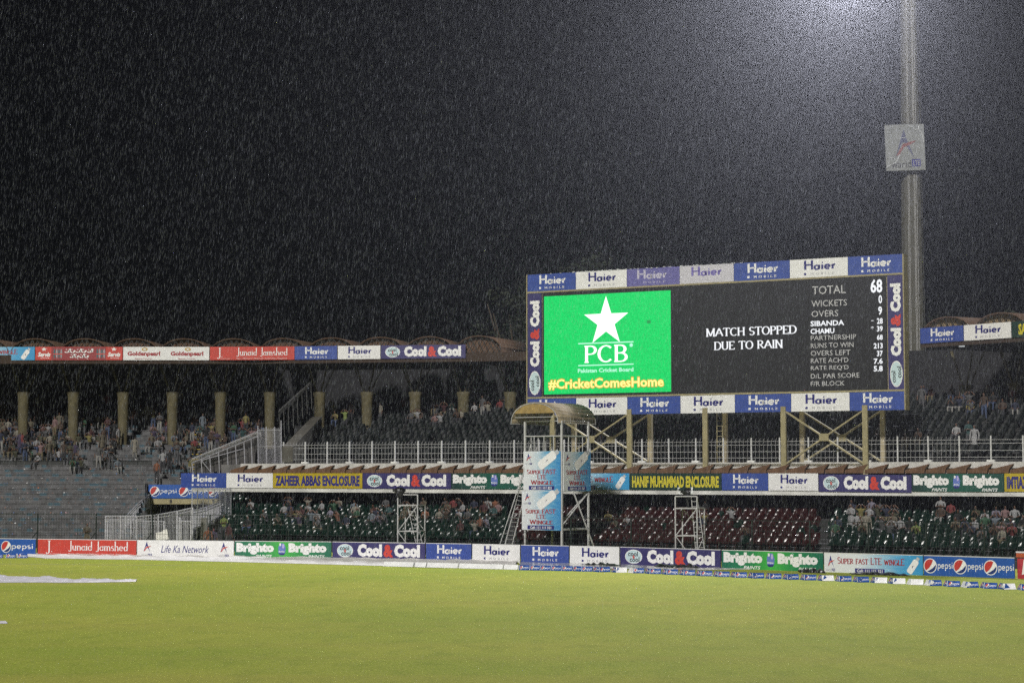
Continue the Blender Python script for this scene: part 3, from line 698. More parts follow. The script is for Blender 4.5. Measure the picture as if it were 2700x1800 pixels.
# green screen
gx0, gx1 = uv(1435, 900)[0], uv(1769, 900)[0]; gz0, gz1 = uv(1431, 1039.7)[1], uv(1435, 781.7)[1]
def led_mat(name, col, strength, var=.25):
    m = mat(name, (0, 0, 0), .4); nt = m.node_tree; b = nt.nodes['Principled BSDF']
    tc = nt.nodes.new('ShaderNodeTexCoord'); n = nt.nodes.new('ShaderNodeTexNoise'); n.inputs['Scale'].default_value = 9; n.inputs['Detail'].default_value = 6; n.inputs['Roughness'].default_value = .8
    nt.links.new(tc.outputs['Object'], n.inputs['Vector'])
    mr = nt.nodes.new('ShaderNodeMapRange'); mr.inputs['From Min'].default_value = .35; mr.inputs['From Max'].default_value = .65; mr.inputs['To Min'].default_value = strength * (1 - var); mr.inputs['To Max'].default_value = strength * (1 + var)
    nt.links.new(n.outputs['Fac'], mr.inputs['Value']); nt.links.new(mr.outputs[0], b.inputs['Emission Strength']); b.inputs['Emission Color'].default_value = (*col, 1); return m
LEDG = led_mat('led_green', (0.0, .62, .12), .85); LEDW = mat('led_white', (0, 0, 0), .4, emit=(1, 1, .97), estr=1.1); LEDC = mat('led_pale_cyan', (0, 0, 0), .4, emit=(.5, 1, .75), estr=.8)
LEDY = mat('led_yellow', (0, 0, 0), .4, emit=(1, .85, .25), estr=1.0); LEDO = mat('led_orange', (0, 0, 0), .4, emit=(.75, .35, .02), estr=.7); LEDWD = mat('led_white_text', (0, 0, 0), .4, emit=(.95, .97, 1), estr=.8); GREYL = mat('label_grey', (.5, .5, .52), .5)
o = MB().box(0, gx1 - gx0, -.02, -.002, 0, gz1 - gz0).build('green_screen', LEDG, sb, loc=(gx0, 0, gz0))
D = Print(1, 1, -.02)
def lp(px, py): u, v = uv(px, py); return (u - gx0, v - gz0)
def q5(x, y): return lp(1300 + x / 3.459, 640 + y / 3.459)
def q6(x, y): return lp(1300 + x / 3.459, 940 + y / 3.459)
cx, cz = q5(1032, 715)[0], q5(1032, 718)[1]; r1 = q5(1032, 485)[1] - cz
D.poly([(cx + r1 * (1 if k % 2 == 0 else .385) * math.sin(k * math.pi / 5), cz + r1 * (1 if k % 2 == 0 else .385) * math.cos(k * math.pi / 5)) for k in range(9, -1, -1)], LEDW)
x0, x1 = q5(778, 920)[0], q5(1283, 903)[0]
for z in (q5(778, 920)[1], q5(775, 1120)[1]): D.rect(x0, z - .035, x1, z + .035, LEDC)
a = q5(836, 1095); b = q5(1230, 925); D.text(nib('PCB', .15, .07, .12, .14), a[0], a[1], b[0], b[1], LEDW)
D.ell(q5(1262, 932)[0], q5(1262, 932)[1], .11, .11, LEDC)
a = q6(775, 148); b = q6(1282, 96); D.text(bfont('Pakistan Cricket Board', .03), a[0], a[1], b[0], b[1], LEDC)
a = q6(508, 303); b = q6(1558, 180); D.text(bfont('#CricketComesHome', .06), a[0] - .03, a[1] - .05, b[0] + .03, b[1] + .05, LEDO, 1); D.text(bfont('#CricketComesHome', .025), a[0], a[1], b[0], b[1], LEDY, 2)
D.rect(*q5(1405, 735), *q5(1440, 705), LEDO if False else mat('led_dead_patch', (0, 0, 0), .5, emit=(.01, .35, .08), estr=.7))
D.build(o)
# fixed words and figures
class Words:
    def text(self, gl, *a):
        D = Print(1, 1, 0.0); D.text(gl, *a); D.build(sb, 'display_word')
D = Words()
def r1p(x, y): return uv(1880 + x / 2.868, 640 + y / 2.868)
for s, xa, xb, yb_, yt in (('TOTAL', 750, 1003, 392, 330), ('WICKETS', 745, 1013, 485, 438), ('OVERS', 745, 948, 562, 515), ('PARTNERSHIP', 740, 1083, 738, 702), ('RUNS TO WIN', 740, 1063, 797, 760),
                          ('OVERS LEFT', 740, 1040, 855, 817), ("RATE ACH'D", 740, 1025, 910, 872), ("RATE REQ'D", 740, 1027, 968, 930), ('D/L PAR SCORE', 740, 1108, 1026, 990), ('F/R BLOCK', 740, 995, 1083, 1048)):
    a = r1p(xa, yb_); b = r1p(xa, yt); c = r1p(xb, yb_ - 8); D.text(bfont(s), a[0], a[1], c[0], b[1], GREYL)
for s, xa, xb, yb_, yt in (('SIBANDA', 738, 992, 632, 592), ('CHAMU', 738, 918, 690, 650)):
    a = r1p(xa, yb_); b = r1p(xa, yt); c = r1p(xb, yb_ - 8); D.text(bfont(s, .02), a[0], a[1], c[0], b[1], LEDWD)
for s, xa, xb, yb_, yt in (('68', 1192, 1281, 376, 272), ('0', 1252, 1279, 458, 394), ('9', 1250, 1279, 545, 480), ('28', 1240, 1284, 612, 568), ('39', 1240, 1284, 670, 627), ('68', 1240, 1284, 733, 693),
                          ('213', 1216, 1284, 798, 756), ('37', 1240, 1284, 857, 814), ('7.6', 1216, 1284, 914, 872), ('5.8', 1216, 1284, 971, 928), ('-', 1196, 1215, 590, 586), ('*', 1194, 1216, 655, 632)):
    a = r1p(xb, yb_); b = r1p(xb, yt); c = r1p(xa, yb_); D.text(bfont(s, .025), c[0], a[1], a[0], b[1], LEDWD)
for s, pa, pb, pt in (('MATCH STOPPED', (1862, 888), (2101, 881), (1862, 866)), ('DUE TO RAIN', (1883, 923), (2064, 918), (1883, 901))):
    a = uv(*pa); b = uv(*pb); c = uv(*pt); D.text(nib(s, .17, .08, .09, .17), a[0], a[1], b[0], c[1] , LEDWD)
# legs, braces, beam
zf = 4.74
LEGS = [uv(px, 1170)[0] for px in PX_POST]
for s in LEGS:
    MB().box(s - .15, s + .15, -.08, .22 - .13, zf - .3, BZ0 + .3).build('leg', CREAM, sb)
    s2 = s + .25; MB().box(s2 - .13, s2 + .13, 2.3, 2.56, 5.3, BZ0 + .3).build('rear_leg', mat('cream_dull', (.36, .31, .2), .7, var=.2), sb)
zb_, zt_ = uv(2066, 1222)[1], uv(2090, 1085)[1]
for d, zz in ((.0, 0), (2.35, .15)):
    for i in (0, 3):
        a, b = LEGS[i] + .15, LEGS[i + 1] - .15
        if d: a += .25; b += .25
        for q0, q1 in (((a, zb_ + zz), (b, zt_)), ((a, zt_), (b, zb_ + zz))):
            MB().tube((q0[0], d, q0[1]), (q1[0], d + .06, q1[1]), .065, 5).build('brace', CREAM, sb)
        MB().box((a + b) / 2 - .28, (a + b) / 2 + .28, d - .07, d - .03, (zb_ + zt_) / 2 - .2, (zb_ + zt_) / 2 + .22).build('brace_plate', CREAM, sb)
MB().box(LEGS[0] - 0, LEGS[-1] + .1, .1, .17, uv(2066, 1229)[1], uv(2066, 1222)[1]).build('cross_beam', CREAM, sb)
mb = MB(); sL = LEGS[2] + .45
for dx in (-.17, .17): mb.tube((sL + dx, 1.1, 5.3), (sL + dx, 1.1, BZ0 + .1), .025, 4)
z = 5.4
while z < BZ0: mb.tube((sL - .17, 1.1, z), (sL + .17, 1.1, z), .018, 4); z += .3
mb.build('access_ladder', CREAM, sb)
# ------------------------------------------------------------------ advertising boards along the boundary
BH = .91
BOARDS = [('pepsi1', -6, 93, 'blue board with one round emblem at the left edge of the front boards'),
 ('red', 99, 359, 'bright red board with a large white serif name in the front row of boards'),
 ('network', 361, 616, 'white board with handwritten dark blue words between two star emblems'),
 ('green', 618, 874, 'green board in the front row between the handwritten white board and a purple board'),
 ('purple', 876, 1121, 'dark purple board with a pale oval, below the left camera scaffold'),
 ('blue', 1123, 1243, 'blue front board just right of the dark purple board under the left scaffold'),
 ('white', 1245, 1371, 'white front board between two blue ones, left of the camera tower'),
 ('blue', 1373, 1500, 'blue front board at the foot of the canopied camera tower'),
 ('white', 1502, 1633, 'white front board right below the camera tower, a black sheet lying at its foot'),
 ('purple', 1635, 1900, 'dark purple board with a pale oval, below the right camera scaffold'),
 ('green', 1903, 2171, 'green board in the front row below the empty red seats'),
 ('sky', 2173, 2434, 'pale blue board with red capitals and a white usb stick picture'),
 ('pepsi3', 2436, 2676, 'royal blue board with three round emblems at the right of the front row')]
TOPW = mat('board_edge_white', (.7, .7, .7), .4)
def edge(o, L, h): MB().box(.012, L - .012, -.01, .06, h + .001, h + .03).build('top_edge', TOPW, o)
def bpt(px): return G(px, board_y(px))
for kind, a, b, lab in BOARDS:
    panel('advertising_board', kind, lab, 'board', 'advertising boards along the boundary', bpt(a), bpt(b), 0, BH, .06, edge)
# red poster at the right edge
a, b = bpt(2682), bpt(2790); L = (b - a).length; ang = math.atan2(b.y - a.y, b.x - a.x)
GLOSSR = mat('poster_wet_red', (.42, .04, .06), .12, var=.3, scale=3, bump=1.0, bscale=2.2)
o = MB().box(.02, L, 0, .05, 0, BH).build('advertising_board', [GLOSSR], None, loc=(a.x, a.y, 0), rz=ang); D = Print(L, BH)
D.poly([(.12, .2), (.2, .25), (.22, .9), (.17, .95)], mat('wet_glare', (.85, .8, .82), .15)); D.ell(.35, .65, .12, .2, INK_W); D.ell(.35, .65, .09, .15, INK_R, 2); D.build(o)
tag(o, 'shiny wet red poster board past the three emblems at the right edge', 'board', 'advertising boards along the boundary')

# ------------------------------------------------------------------ banners on the ledge of the middle stand
ZBAN0, BANH = 3.76, .97
LB = [('blue', 477, 597, 'blue banner at the left end of the ledge'), ('white', 597, 720, 'white banner second from the left on the ledge'),
 ('zaheer', 720, 956, 'yellow banner with black capitals beside the white banner on the left of the ledge'),
 ('purple', 956, 1190, 'dark purple banner with a pale oval on the ledge above the left scaffold'),
 ('deepgreen', 1190, 1425, 'dull deep green banner on the ledge partly hidden by the camera tower'),
 ('sky', 1425, 1660, 'pale blue banner with a white usb stick on the ledge right of the camera tower'),
 ('hanif', 1660, 1903, 'dark green banner with yellow capitals above the right camera scaffold'),
 ('blue', 1903, 2026, 'blue banner on the ledge just right of the dark green banner with yellow capitals'),
 ('white', 2026, 2158, 'white banner on the ledge under a scoreboard leg'),
 ('purple', 2158, 2404, 'sagging purple banner with a pale oval under the right end of the scoreboard'),
 ('deepgreen', 2404, 2648, 'deep green banner on the ledge below the floodlight mast'),
 ('imtiaz', 2648, 2880, 'yellow banner with black capitals cut by the right edge of the ledge')]
for i, (kind, a, b, lab) in enumerate(LB):
    pa = M.w(M.hit(a, 1270, -.42)[0], -.44); pb = M.w(M.hit(b, 1270, -.42)[0], -.44)
    dz = {2158: -.05, 2404: -.02}.get(a, 0.0); 
    zt0 = M.hit((a + b) / 2, {477: 1248, 597: 1249, 1660: 1252.5, 1425: 1252.5, 1190: 1251, 956: 1249.5}.get(a, 1250), -.44)[1]
    h = min(BANH, zt0 - ZBAN0 + .12)
    o = panel('ledge_banner', kind, lab, 'banner', 'banners hung along the ledge', pa, pb, ZBAN0 + dz, h, .03)
    if i == 9: o.rotation_euler = (0, R(.35), M.ang)
# ------------------------------------------------------------------ banners on the roof edge
RBZ, RBH = 12.75, .95
def roofY(px, at, acc):
    lo, hi = 0, acc
    for _ in range(40):
        mid = (lo + hi) / 2; c, u = at(mid)
        if c.x / c.y * FPX + 1350 < px: lo = mid
        else: hi = mid
    c, u = at(lo); b = Vector((-u.y, u.x)); return c - b * .06
RB = [(at1, acc1, 'sky', -160, 90, 'pale blue banner cut by the left edge on the roof'), (at1, acc1, 'servis', 91, 322, 'dark red roof banner with white script and tyre pictures'),
 (at1, acc1, 'golden', 323, 551, 'white roof banner with two dark red names'), (at1, acc1, 'red', 552, 776, 'bright red roof banner with a white serif name'),
 (at1, acc1, 'blue', 776, 889, 'blue roof banner beside the bright red roof banner'), (at1, acc1, 'white', 890, 1003, 'white roof banner between a blue and a purple one'),
 (at1, acc1, 'purple', 1004, 1228, 'dark purple roof banner nearest to the scoreboard'),
 (at2, acc2, 'blue', 2429, 2545, 'blue banner on the right roof beside the mast'), (at2, acc2, 'white', 2546, 2671, 'white banner on the right roof'),
 (at2, acc2, 'saeed', 2672, 2930, 'dark green banner with yellow capitals cut by the right edge on the right roof')]
for at, acc, kind, a, b, lab in RB:
    pa, pb = roofY(a, at, acc), roofY(b, at, acc)
    panel('roof_banner', kind, lab, 'banner', 'banners on the roof edge', pa, pb, RBZ, RBH, .04)
o = MB().box(-.16, .16, -.1, .1, -.07, .07).build('roof_lamp', [mat('lamp_case', (.6, .6, .62), .3, emit=(.9, .95, 1), estr=.35)], None, loc=P(2536, 911, 116)); MB().tube((0, 0, .07), (0, .2, .25), .02, 4).build('bracket', DSTEEL, o)
tag(o, 'small white box lamp under the right roof banners', 'lamp')

# ------------------------------------------------------------------ pepsi sign over the vomitory, and its beam
ya = 131.3
a = P(391, 1313, ya); b = P(620, 1313, ya)
panel('entrance_sign', 'pepsi3', 'royal blue sign with three round emblems over the dark entrance', 'sign', None, a, b, a.z, P(391, 1277, ya).z - a.z, .05)
bm_ = MB().box(P(394, 1320, ya).x, P(622, 1320, ya).x, ya + .06, ya + .5, P(400, 1328.5, ya).z, a.z - .01)
eb = bm_.build('entrance_beam', CREAM, None)
D = Print(1, 1, ya + .05)
for ch, px in (('8', 450), ('9', 562)):
    c = P(px, 1321, ya); D.text(bfont(ch, .04), c.x - .09, c.z - .14, c.x + .09, c.z + .14, INK_K)
D.build(eb, 'numeral'); tag(eb, 'cream concrete beam with two black numerals over the dark entrance', 'beam')
xw0, xw1 = P(388, 1300, ya).x, P(625, 1300, ya).x
vw = thing('entrance_way', 'dark recessed entrance passage under the numbered cream beam', 'entrance', (0, 0, 0))
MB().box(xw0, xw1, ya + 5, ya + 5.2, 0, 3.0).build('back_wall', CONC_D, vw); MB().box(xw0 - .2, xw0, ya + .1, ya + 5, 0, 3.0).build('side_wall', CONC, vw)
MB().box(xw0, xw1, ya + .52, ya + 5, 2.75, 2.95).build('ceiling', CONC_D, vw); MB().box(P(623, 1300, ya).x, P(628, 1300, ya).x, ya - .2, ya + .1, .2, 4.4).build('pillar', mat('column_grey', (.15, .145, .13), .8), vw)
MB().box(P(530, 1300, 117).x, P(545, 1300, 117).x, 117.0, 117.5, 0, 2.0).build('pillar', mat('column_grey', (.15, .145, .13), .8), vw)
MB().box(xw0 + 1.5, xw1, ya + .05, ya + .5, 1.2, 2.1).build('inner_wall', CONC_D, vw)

# ------------------------------------------------------------------ white picket railings at the foot of the terrace
PK = mat('picket_white', (.38, .38, .41), .45, var=.25, scale=8)
def picket(label, pts, barstep, heavy=(), r=.016, rail=.035, extra=None, name='picket_railing', group=None):
    """pts: list of (x,y,zbottom,ztop) corner posts"""
    root = thing(name, label, 'railing', (0, 0, 0), group=group)
    total = []
    rl = MB(); 
    for p, q in zip(pts, pts[1:]):
        rl.tube((p[0], p[1], p[3]), (q[0], q[1], q[3]), rail, 5); k = .18 if extra is None else extra
        rl.tube((p[0], p[1], p[3] - k), (q[0], q[1], q[3] - k), rail * .7, 5); rl.tube((p[0], p[1], p[2] + .08), (q[0], q[1], q[2] + .08), rail * .7, 5)
        n = max(1, int(math.hypot(q[0] - p[0], q[1] - p[1]) / barstep))
        for k2 in range(n):
            f = (k2 + .5) / n; x, y, z0, z1 = [p[i] + (q[i] - p[i]) * f for i in range(4)]; total.append((x, y, z0, z1))
    rl.build('rail', PK, root)
    mb = MB()
    for x, y, z0, z1 in total: mb.tube((x, y, z0), (x, y, z1), r, 4, caps=False)
    tag(mb.build('bars', PK, root), kind='stuff')
    for p in pts: MB().box(p[0] - .05, p[0] + .05, p[1] - .05, p[1] + .05, p[2], p[3] + .03).build('post', PK, root)
    return root
def pz(px, py0, py1, Y): a = P(px, py0, Y); b = P(px, py1, Y); return (a.x, a.y, a.z, b.z)
picket('white picket railing along the foot of the terrace', [pz(278, 1455, 1360, 114.2), pz(317, 1455, 1360, 114.2), pz(360, 1455, 1361, 114.2), pz(416, 1455, 1356, 114.3), pz(466, 1455, 1347, 115), pz(506, 1455, 1338, 115.6)], .085)
picket('second white picket railing standing just inside the first one', [pz(283, 1455, 1372, 116.2), pz(345, 1455, 1372, 116.2), pz(400, 1455, 1373, 116.2), pz(432, 1455, 1374, 116.2)], .1)
picket('short white gate by the wire mesh cage', [pz(472, 1455, 1364, 113.9), pz(477, 1455, 1373, 113.9), pz(503, 1455, 1374, 113.9)], .09)
picket('white railing climbing beside the entrance up to the emblem sign', [pz(330, 1395, 1362, 121.4), pz(360, 1365, 1330, 126), pz(392, 1340, 1303, 130.9)], .10)
picket('pale railing sloping up inside the dark entrance', [pz(505, 1395, 1345, 117.2), pz(540, 1385, 1338, 122), pz(585, 1360, 1320, 129)], .13)
# sheets leaning on the railing
for (pts, lab) in (([(412, 1428), (433, 1425), (430, 1400), (411, 1404)], 'pale blank board leaning on the picket railing, the lower and left one'), ([(430, 1424), (445, 1420), (440, 1393), (429, 1397)], 'pale blank board leaning on the picket railing, the upper and right one')):
    q = [P(x, y, 113.5 + (.02 if k > 1 else 0)) for k, (x, y) in enumerate(pts)]
    mb = MB(); n = len(q); v = [tuple(p) for p in q] + [(p.x, p.y + .03, p.z) for p in q]; mb.faces(v, [(0, 1, 2, 3), (7, 6, 5, 4)] + [(i, i + 4, (i + 1) % 4 + 4, (i + 1) % 4) for i in range(4)])
    tag(mb.build('leaning_board', WPAINT), lab, 'board')

# wire mesh cage hanging under the ledge end
cg = thing('wire_cage', 'tall cage of white poles and slanting wires below the left end of the ledge', 'cage', (0, 0, 0))
pp = []
for k, (px, pb) in enumerate(((507, 1424), (521, 1419), (536, 1400), (550, 1387), (565, 1378), (580, 1360), (594, 1354), (609, 1358))):
    Y = 116.0 + .75 * k; t = P(px, 1289, Y); b = P(px - 2.5 + k * .3, pb, Y); pp.append((t, b)); MB().tube(b, t, .028, 5).build('pole', PK, cg)
mb = MB()
for (t0, b0), (t1, b1) in zip(pp, pp[1:]):
    H0 = t0.z - b0.z
    n = 26
    for k in range(n):
        f = k / n; a = t0 + (b0 - t0) * f; g = max(0, f - .10); b = t1 + (b1 - t1) * min(1, g)
        mb.tube(a, b, .007, 3, caps=False)
        if k % 2: g = min(1, f + .1); b = t1 + (b1 - t1) * g; mb.tube(a, b, .006, 3, caps=False)
mb.build('wire_mesh', PK, cg)
MB().tube(pp[0][0], pp[-1][0], .03, 5).build('top_rail', PK, cg)

# ------------------------------------------------------------------ side fence climbing the left end of the middle stand
sf = thing('side_fence', 'sloping white fence topped by coiled wire at the left end of the ledge', 'fence', (0, 0, 0))
def sfp(px, py): 
    Y = 127.2 + (px - 505) / 175 * 2.5; return P(px, py, Y)
line = lambda px: 1219 + (px - 507) * (1150 - 1219) / (678 - 507)
a, b = sfp(507, line(507)), sfp(680, line(680)); MB().tube(a, b, .03, 5).build('rail', PK, sf)
a2, b2 = sfp(505, line(505) - 11), sfp(680, line(680) - 13); MB().tube(a2, b2, .02, 5).build('rail', PK, sf)
MB().tube(sfp(531, 1213), sfp(640, 1183), .028, 5).build('brace', PK, sf); MB().tube(sfp(531, 1213), sfp(557, 1246), .035, 5).build('brace', PK, sf)
for px, pb in ((509, 1247), (533, 1247), (556, 1247), (579, 1247), (602, 1243), (624, 1234), (646, 1228), (665, 1222)):
    MB().tube(sfp(px, pb), sfp(px - 3, line(px - 3)), .03, 5).build('post', PK, sf)
mb = MB(); n = 62
for k in range(n):
    f = (k + .5) / n; lo = a + (b - a) * f; hi = a2 + (b2 - a2) * f; c = (lo + hi) / 2; rr = (hi - lo).length * .52
    pts = [c + Vector((math.cos(t) * .05 + math.sin(t) * rr * .25, math.cos(t) * .12, math.sin(t) * rr)) for t in [j * math.pi / 3 for j in range(7)]]
    mb.path(pts, .012, 3)
mb.build('coiled_wire', mat('coil_wire', (.33, .33, .32), .5), sf)
q = [sfp(509, 1250), sfp(668, 1228), sfp(678, line(678)), sfp(509, line(509))]; q = [p + Vector((0, .5, 0)) for p in q]
mb = MB(); v = [tuple(p) for p in q] + [(p.x, p.y + .15, p.z) for p in q]; mb.faces(v, [(0, 1, 2, 3), (7, 6, 5, 4)] + [(i, i + 4, (i + 1) % 4 + 4, (i + 1) % 4) for i in range(4)])
mb.build('concrete_infill', mat('infill_grey', (.085, .08, .075), .85, var=.3, scale=1.5), sf)
# tall barred gate beside it
gt = thing('barred_gate', 'tall gate of close white bars between the sloping fence and the ledge railing', 'gate', (0, 0, 0))
bars = MB()
gx = []
for px in np.arange(681, 742, 3.1):
    Y = 128.8 - (px - 681) * .02; top = 1128 + 4 * math.sin(px) * .3 + (px < 690) * 3; p0 = P(px, 1221, Y); p1 = P(px, top, Y)
    o = MB().tube(p0, p1, .014, 4).build('bar', PK, gt)
for px, t in ((681, 1122), (703, 1124), (725, 1125), (742, 1108)):
    Y = 128.8 - (px - 681) * .02; MB().tube(P(px, 1222, Y), P(px - 1, t, Y), .035, 5).build('post', PK, gt)
for y in (1134, 1177): MB().tube(P(681, y, 128.75), P(742, y, 127.55), .025, 4).build('rail', PK, gt)
# wire fence up the terrace end
wf = thing('wire_fence', 'dim wire fence climbing behind the barred gate to the roof columns', 'fence', (0, 0, 0))
for k in range(8):
    f = k / 7; px = 738 + 84 * f; Y = 128.2 + 8.5 * f; yt = 1090 - 77 * f; MB().tube(P(px, yt + 75 - 10 * f, Y), P(px - 2, yt, Y), .022, 4).build('post', mat('old_wire', (.07, .07, .068), .5), wf)
mb = MB(); A_, B_ = P(738, 1090, 128.2), P(822, 1013, 136.7)
for k in range(46):
    c = A_ + (B_ - A_) * (k / 45); pts = [c + Vector((math.cos(t) * .05, math.cos(t) * .15, math.sin(t) * .2 + .1)) for t in [j * math.pi / 3 for j in range(7)]]; mb.path(pts, .010, 3)
mb.tube(A_, B_, .018, 4); mb.tube(A_ - Vector((0, 0, .9)), B_ - Vector((0, 0, .9)), .014, 4); mb.build('coiled_wire', MATS['old_wire'], wf)

# ------------------------------------------------------------------ white railing on the ledge
lr = thing('ledge_railing', 'long white steel railing with upright bars along the upper ledge', 'railing', (M.o.x, M.o.y, 0), M.ang)
dR = .45; zr0 = 5.36; s_first = M.hit(747.6, 1200, dR)[0]
RAILW = mat('railing_dull_white', (.26, .26, .26), .5, var=.2, scale=5)
barM = MB().tube((0, 0, 5.36), (0, 0, 6.58), .0125, 4).tube((0, 0, 6.58), (0, .07, 6.72), .0125, 4).v
meb = None; mep = None; meb2 = None
s = s_first; k = 0
while s < SR - 1:
    if mep is None: o = MB().box(-.038, .038, -.038, .038, 5.301, 6.78).build('post', WSTEEL, lr); mep = o.data
    else: o = link('post', mep, lr)
    o.location = (s, dR, 0)
    if k % 2 == 1: MB().box(s - .22, s + .22, dR - .15, dR + .12, 5.365, 5.47).build('base_block', WLEDGE, lr)
    if s < 26:
        for j in range(6):
            if meb is None: o = MB().tube((0, 0, 5.37), (0, 0, 6.60), .0125, 4).tube((0, 0, 6.60), (.02, .1, 6.74), .0125, 4).build('bar', RAILW, lr); meb = o.data
            else: o = link('bar', meb, lr)
            o.location = (s + pitch * (j + 1) / 7, dR, 0)
    s += pitch; k += 1
for z in (5.62, 5.98, 6.36, 6.56): MB().tube((s_first, dR + .02, z), (SR - 1, dR + .02, z), .013, 4).build('rail', WSTEEL, lr)

# ------------------------------------------------------------------ dark mesh fence behind the boards
ff = thing('pitch_fence', 'dark wire mesh fence standing close behind the front boards', 'fence', (0, 0, 0))
px = -104; FH = 2.35; posts = []
while px < 2800:
    posts.append(behind(px, 2.0 if px < 620 else 2.9)); px += 155 - (px + 104) * 0
for i, p in enumerate(posts):
    MB().tube((p.x, p.y, 0), (p.x, p.y, FH), .045, 5).build('post', MESHG, ff)
    MB().tube((p.x - .9, p.y - .4, 0), (p.x - .05, p.y, 1.25), .035, 4).build('strut', MESHG, ff)
mb = MB()
for i, (p, q) in enumerate(zip(posts, posts[1:])):
    for z in (.3, .6, .9, 1.2, 1.5, 1.8, 2.1, 2.33): mb.tube((p.x, p.y, z), (q.x, q.y, z), .010 if z < 2.3 else .02, 3, caps=False)
    n = 22
    for k in range(n): f = k / n; x, y = p.x + (q.x - p.x) * f, p.y + (q.y - p.y) * f; mb.tube((x, y, .1), (x, y, 2.33), .009, 3, caps=False); mb.tube((x, y, 2.33), (x + .05, y - .12, 2.45), .008, 3, caps=False)
tag(mb.build('wire_mesh', MESHG, ff), kind='stuff')

# ------------------------------------------------------------------ camera tower with barrel canopy
TC = Frame((0, 0), (1, 0))
def tower_frame(pl, pm, pr, Zm, w):
    """corner posts in picture columns pl (left), pm (nearest), pr (right) -> world xy"""
    m = P(pm, 1400, Zm).xy
    def solve(px, sgn):
        best = None
        for k in range(0, 900):
            th = R(k * .1); v = m + Vector((sgn * w * math.cos(th), w * math.sin(th))); e = abs(v.x / v.y * FPX + 1350 - px)
            if best is None or e < best[0]: best = (e, v, th)
        return best
    l = solve(pl, -1)
    u = (m - l[1]).normalized(); r = m + Vector((-u.y, u.x)) * w
    return l[1], m, r, l[1] + (r - m)
Tl, Tm, Tr, Tb = tower_frame(1384.5, 1481.5, 1552, 103.4, 2.45)
for w_ in (2.3, 2.35, 2.4, 2.45, 2.5, 2.55, 2.6):
    a_ = tower_frame(1384.5, 1481.5, 1552, 103.4, w_)
    if abs(a_[2].x / a_[2].y * FPX + 1350 - 1552) < abs(Tr.x / Tr.y * FPX + 1350 - 1552): Tl, Tm, Tr, Tb = a_
uT = (Tm - Tl); WT = uT.length; uT = uT.normalized(); bT = Vector((-uT.y, uT.x))
tw = thing('camera_tower', 'white steel camera tower with barrel canopy and pale blue banners', 'tower', (Tl.x, Tl.y, 0), math.atan2(uT.y, uT.x))
def tz(py, Y=103.4): return P(1481, py, Y).z
zdk = tz(1192); zrl = tz(1148.5); zcan = tz(1109); ztop = tz(1060, 103.8)
for x, y, zz in ((0, 0, zcan), (WT, 0, zcan), (WT, WT, zcan), (0, WT, zrl)):
    MB().box(x - .05, x + .05, y - .05, y + .05, 0, zz).build('post', WSTEEL, tw)
MB().box(0.06, WT - .06, .06, WT - .06, zdk - .3, zdk - .2).build('platform', mat('plank_grey', (.25, .24, .22), .8), tw)
for a, b in (((0, 0), (WT, 0)), ((WT, 0), (WT, WT)), ((WT, WT), (0, WT)), ((0, WT), (0, 0))):
    MB().tube((*a, zrl), (*b, zrl), .035, 5).build('guard_rail', WSTEEL, tw)
    for f in (.25, .52, .78): MB().tube((a[0] + (b[0] - a[0]) * f, a[1] + (b[1] - a[1]) * f, zdk - .2), (a[0] + (b[0] - a[0]) * f, a[1] + (b[1] - a[1]) * f, zrl), .026, 5).build('baluster', WSTEEL, tw)
zb1 = tz(1293.5); zb2 = tz(1398)
for z in (zb1, zb2 + .03, tz(1395)): MB().tube((WT, 0, z), (WT, WT, z), .04, 5).build('cross_rail', WSTEEL, tw)
MB().tube((WT, .02, tz(1385)), (WT, WT, zb1 - .1), .04, 5).build('brace', WSTEEL, tw); MB().tube((WT - .4, .4, tz(1380)), (WT - .1, WT, zb1 - .15), .035, 5).build('brace', WSTEEL, tw)
MB().tube((WT + .1, .9, zb1), (WT + .9, 2.2, 0), .04, 5).build('strut', WSTEEL, tw)
# canopy: the arch faces the left front, the barrel runs back to the right
cx0, cx1 = -.75, WT - .25 ; y0c, y1c = -.35, WT + .75
cx0, cx1 = -.72, WT - .0
cxm = (cx0 + cx1) / 2; hwc = (cx1 - cx0) / 2
N = 14; A = [(cxm - hwc * math.cos(math.pi * k / N), zcan - .12 + (ztop - zcan + .12) * math.sin(math.pi * k / N) ** .85) for k in range(N + 1)]
mb = MB()
for (x0, z0), (x1, z1) in zip(A, A[1:]):
    mb.faces([(x0, y0c, z0), (x1, y0c, z1), (x1, y1c, z1), (x0, y1c, z0), (x0, y0c, z0 + .03), (x1, y0c, z1 + .03), (x1, y1c, z1 + .03), (x0, y1c, z0 + .03)], [(0, 3, 2, 1), (4, 5, 6, 7), (0, 1, 5, 4), (2, 3, 7, 6)])
mb.build('canopy', mat('canopy_sheet', (.27, .22, .14), .8, var=.3, scale=2.5, bump=.2, bscale=3), tw, smooth=True)
MB().prism([(x, z - .01) for x, z in A if z > zcan + .22][::-1], y0c + .03, y0c + .06).build('canopy_end_panel', mat('canopy_ochre', (.33, .23, .08), .6, var=.3, scale=3), tw)
for yy in (y0c + .01, y0c + (y1c - y0c) * .33, y0c + (y1c - y0c) * .66, y1c - .02):
    mb = MB(); mb.path([(x, yy, z - .035) for x, z in A], .022, 4); mb.build('hoop', WSTEEL, tw)
zl = zcan + .22
for a, b in (((cx0 + .3, y0c, zl), (cx1 - .3, y0c, zl)), ((cx0, y0c, A[0][1]), (cx0, y1c, A[0][1])), ((cx1, y0c, A[0][1]), (cx1, y1c, A[0][1])), ((0, 0, zcan), (WT, 0, zcan)), ((WT, 0, zcan), (WT, WT, zcan)), ((0, 0, zcan), (0, WT, zcan))):
    MB().tube(a, b, .022, 4).build('canopy_rail', WSTEEL, tw)
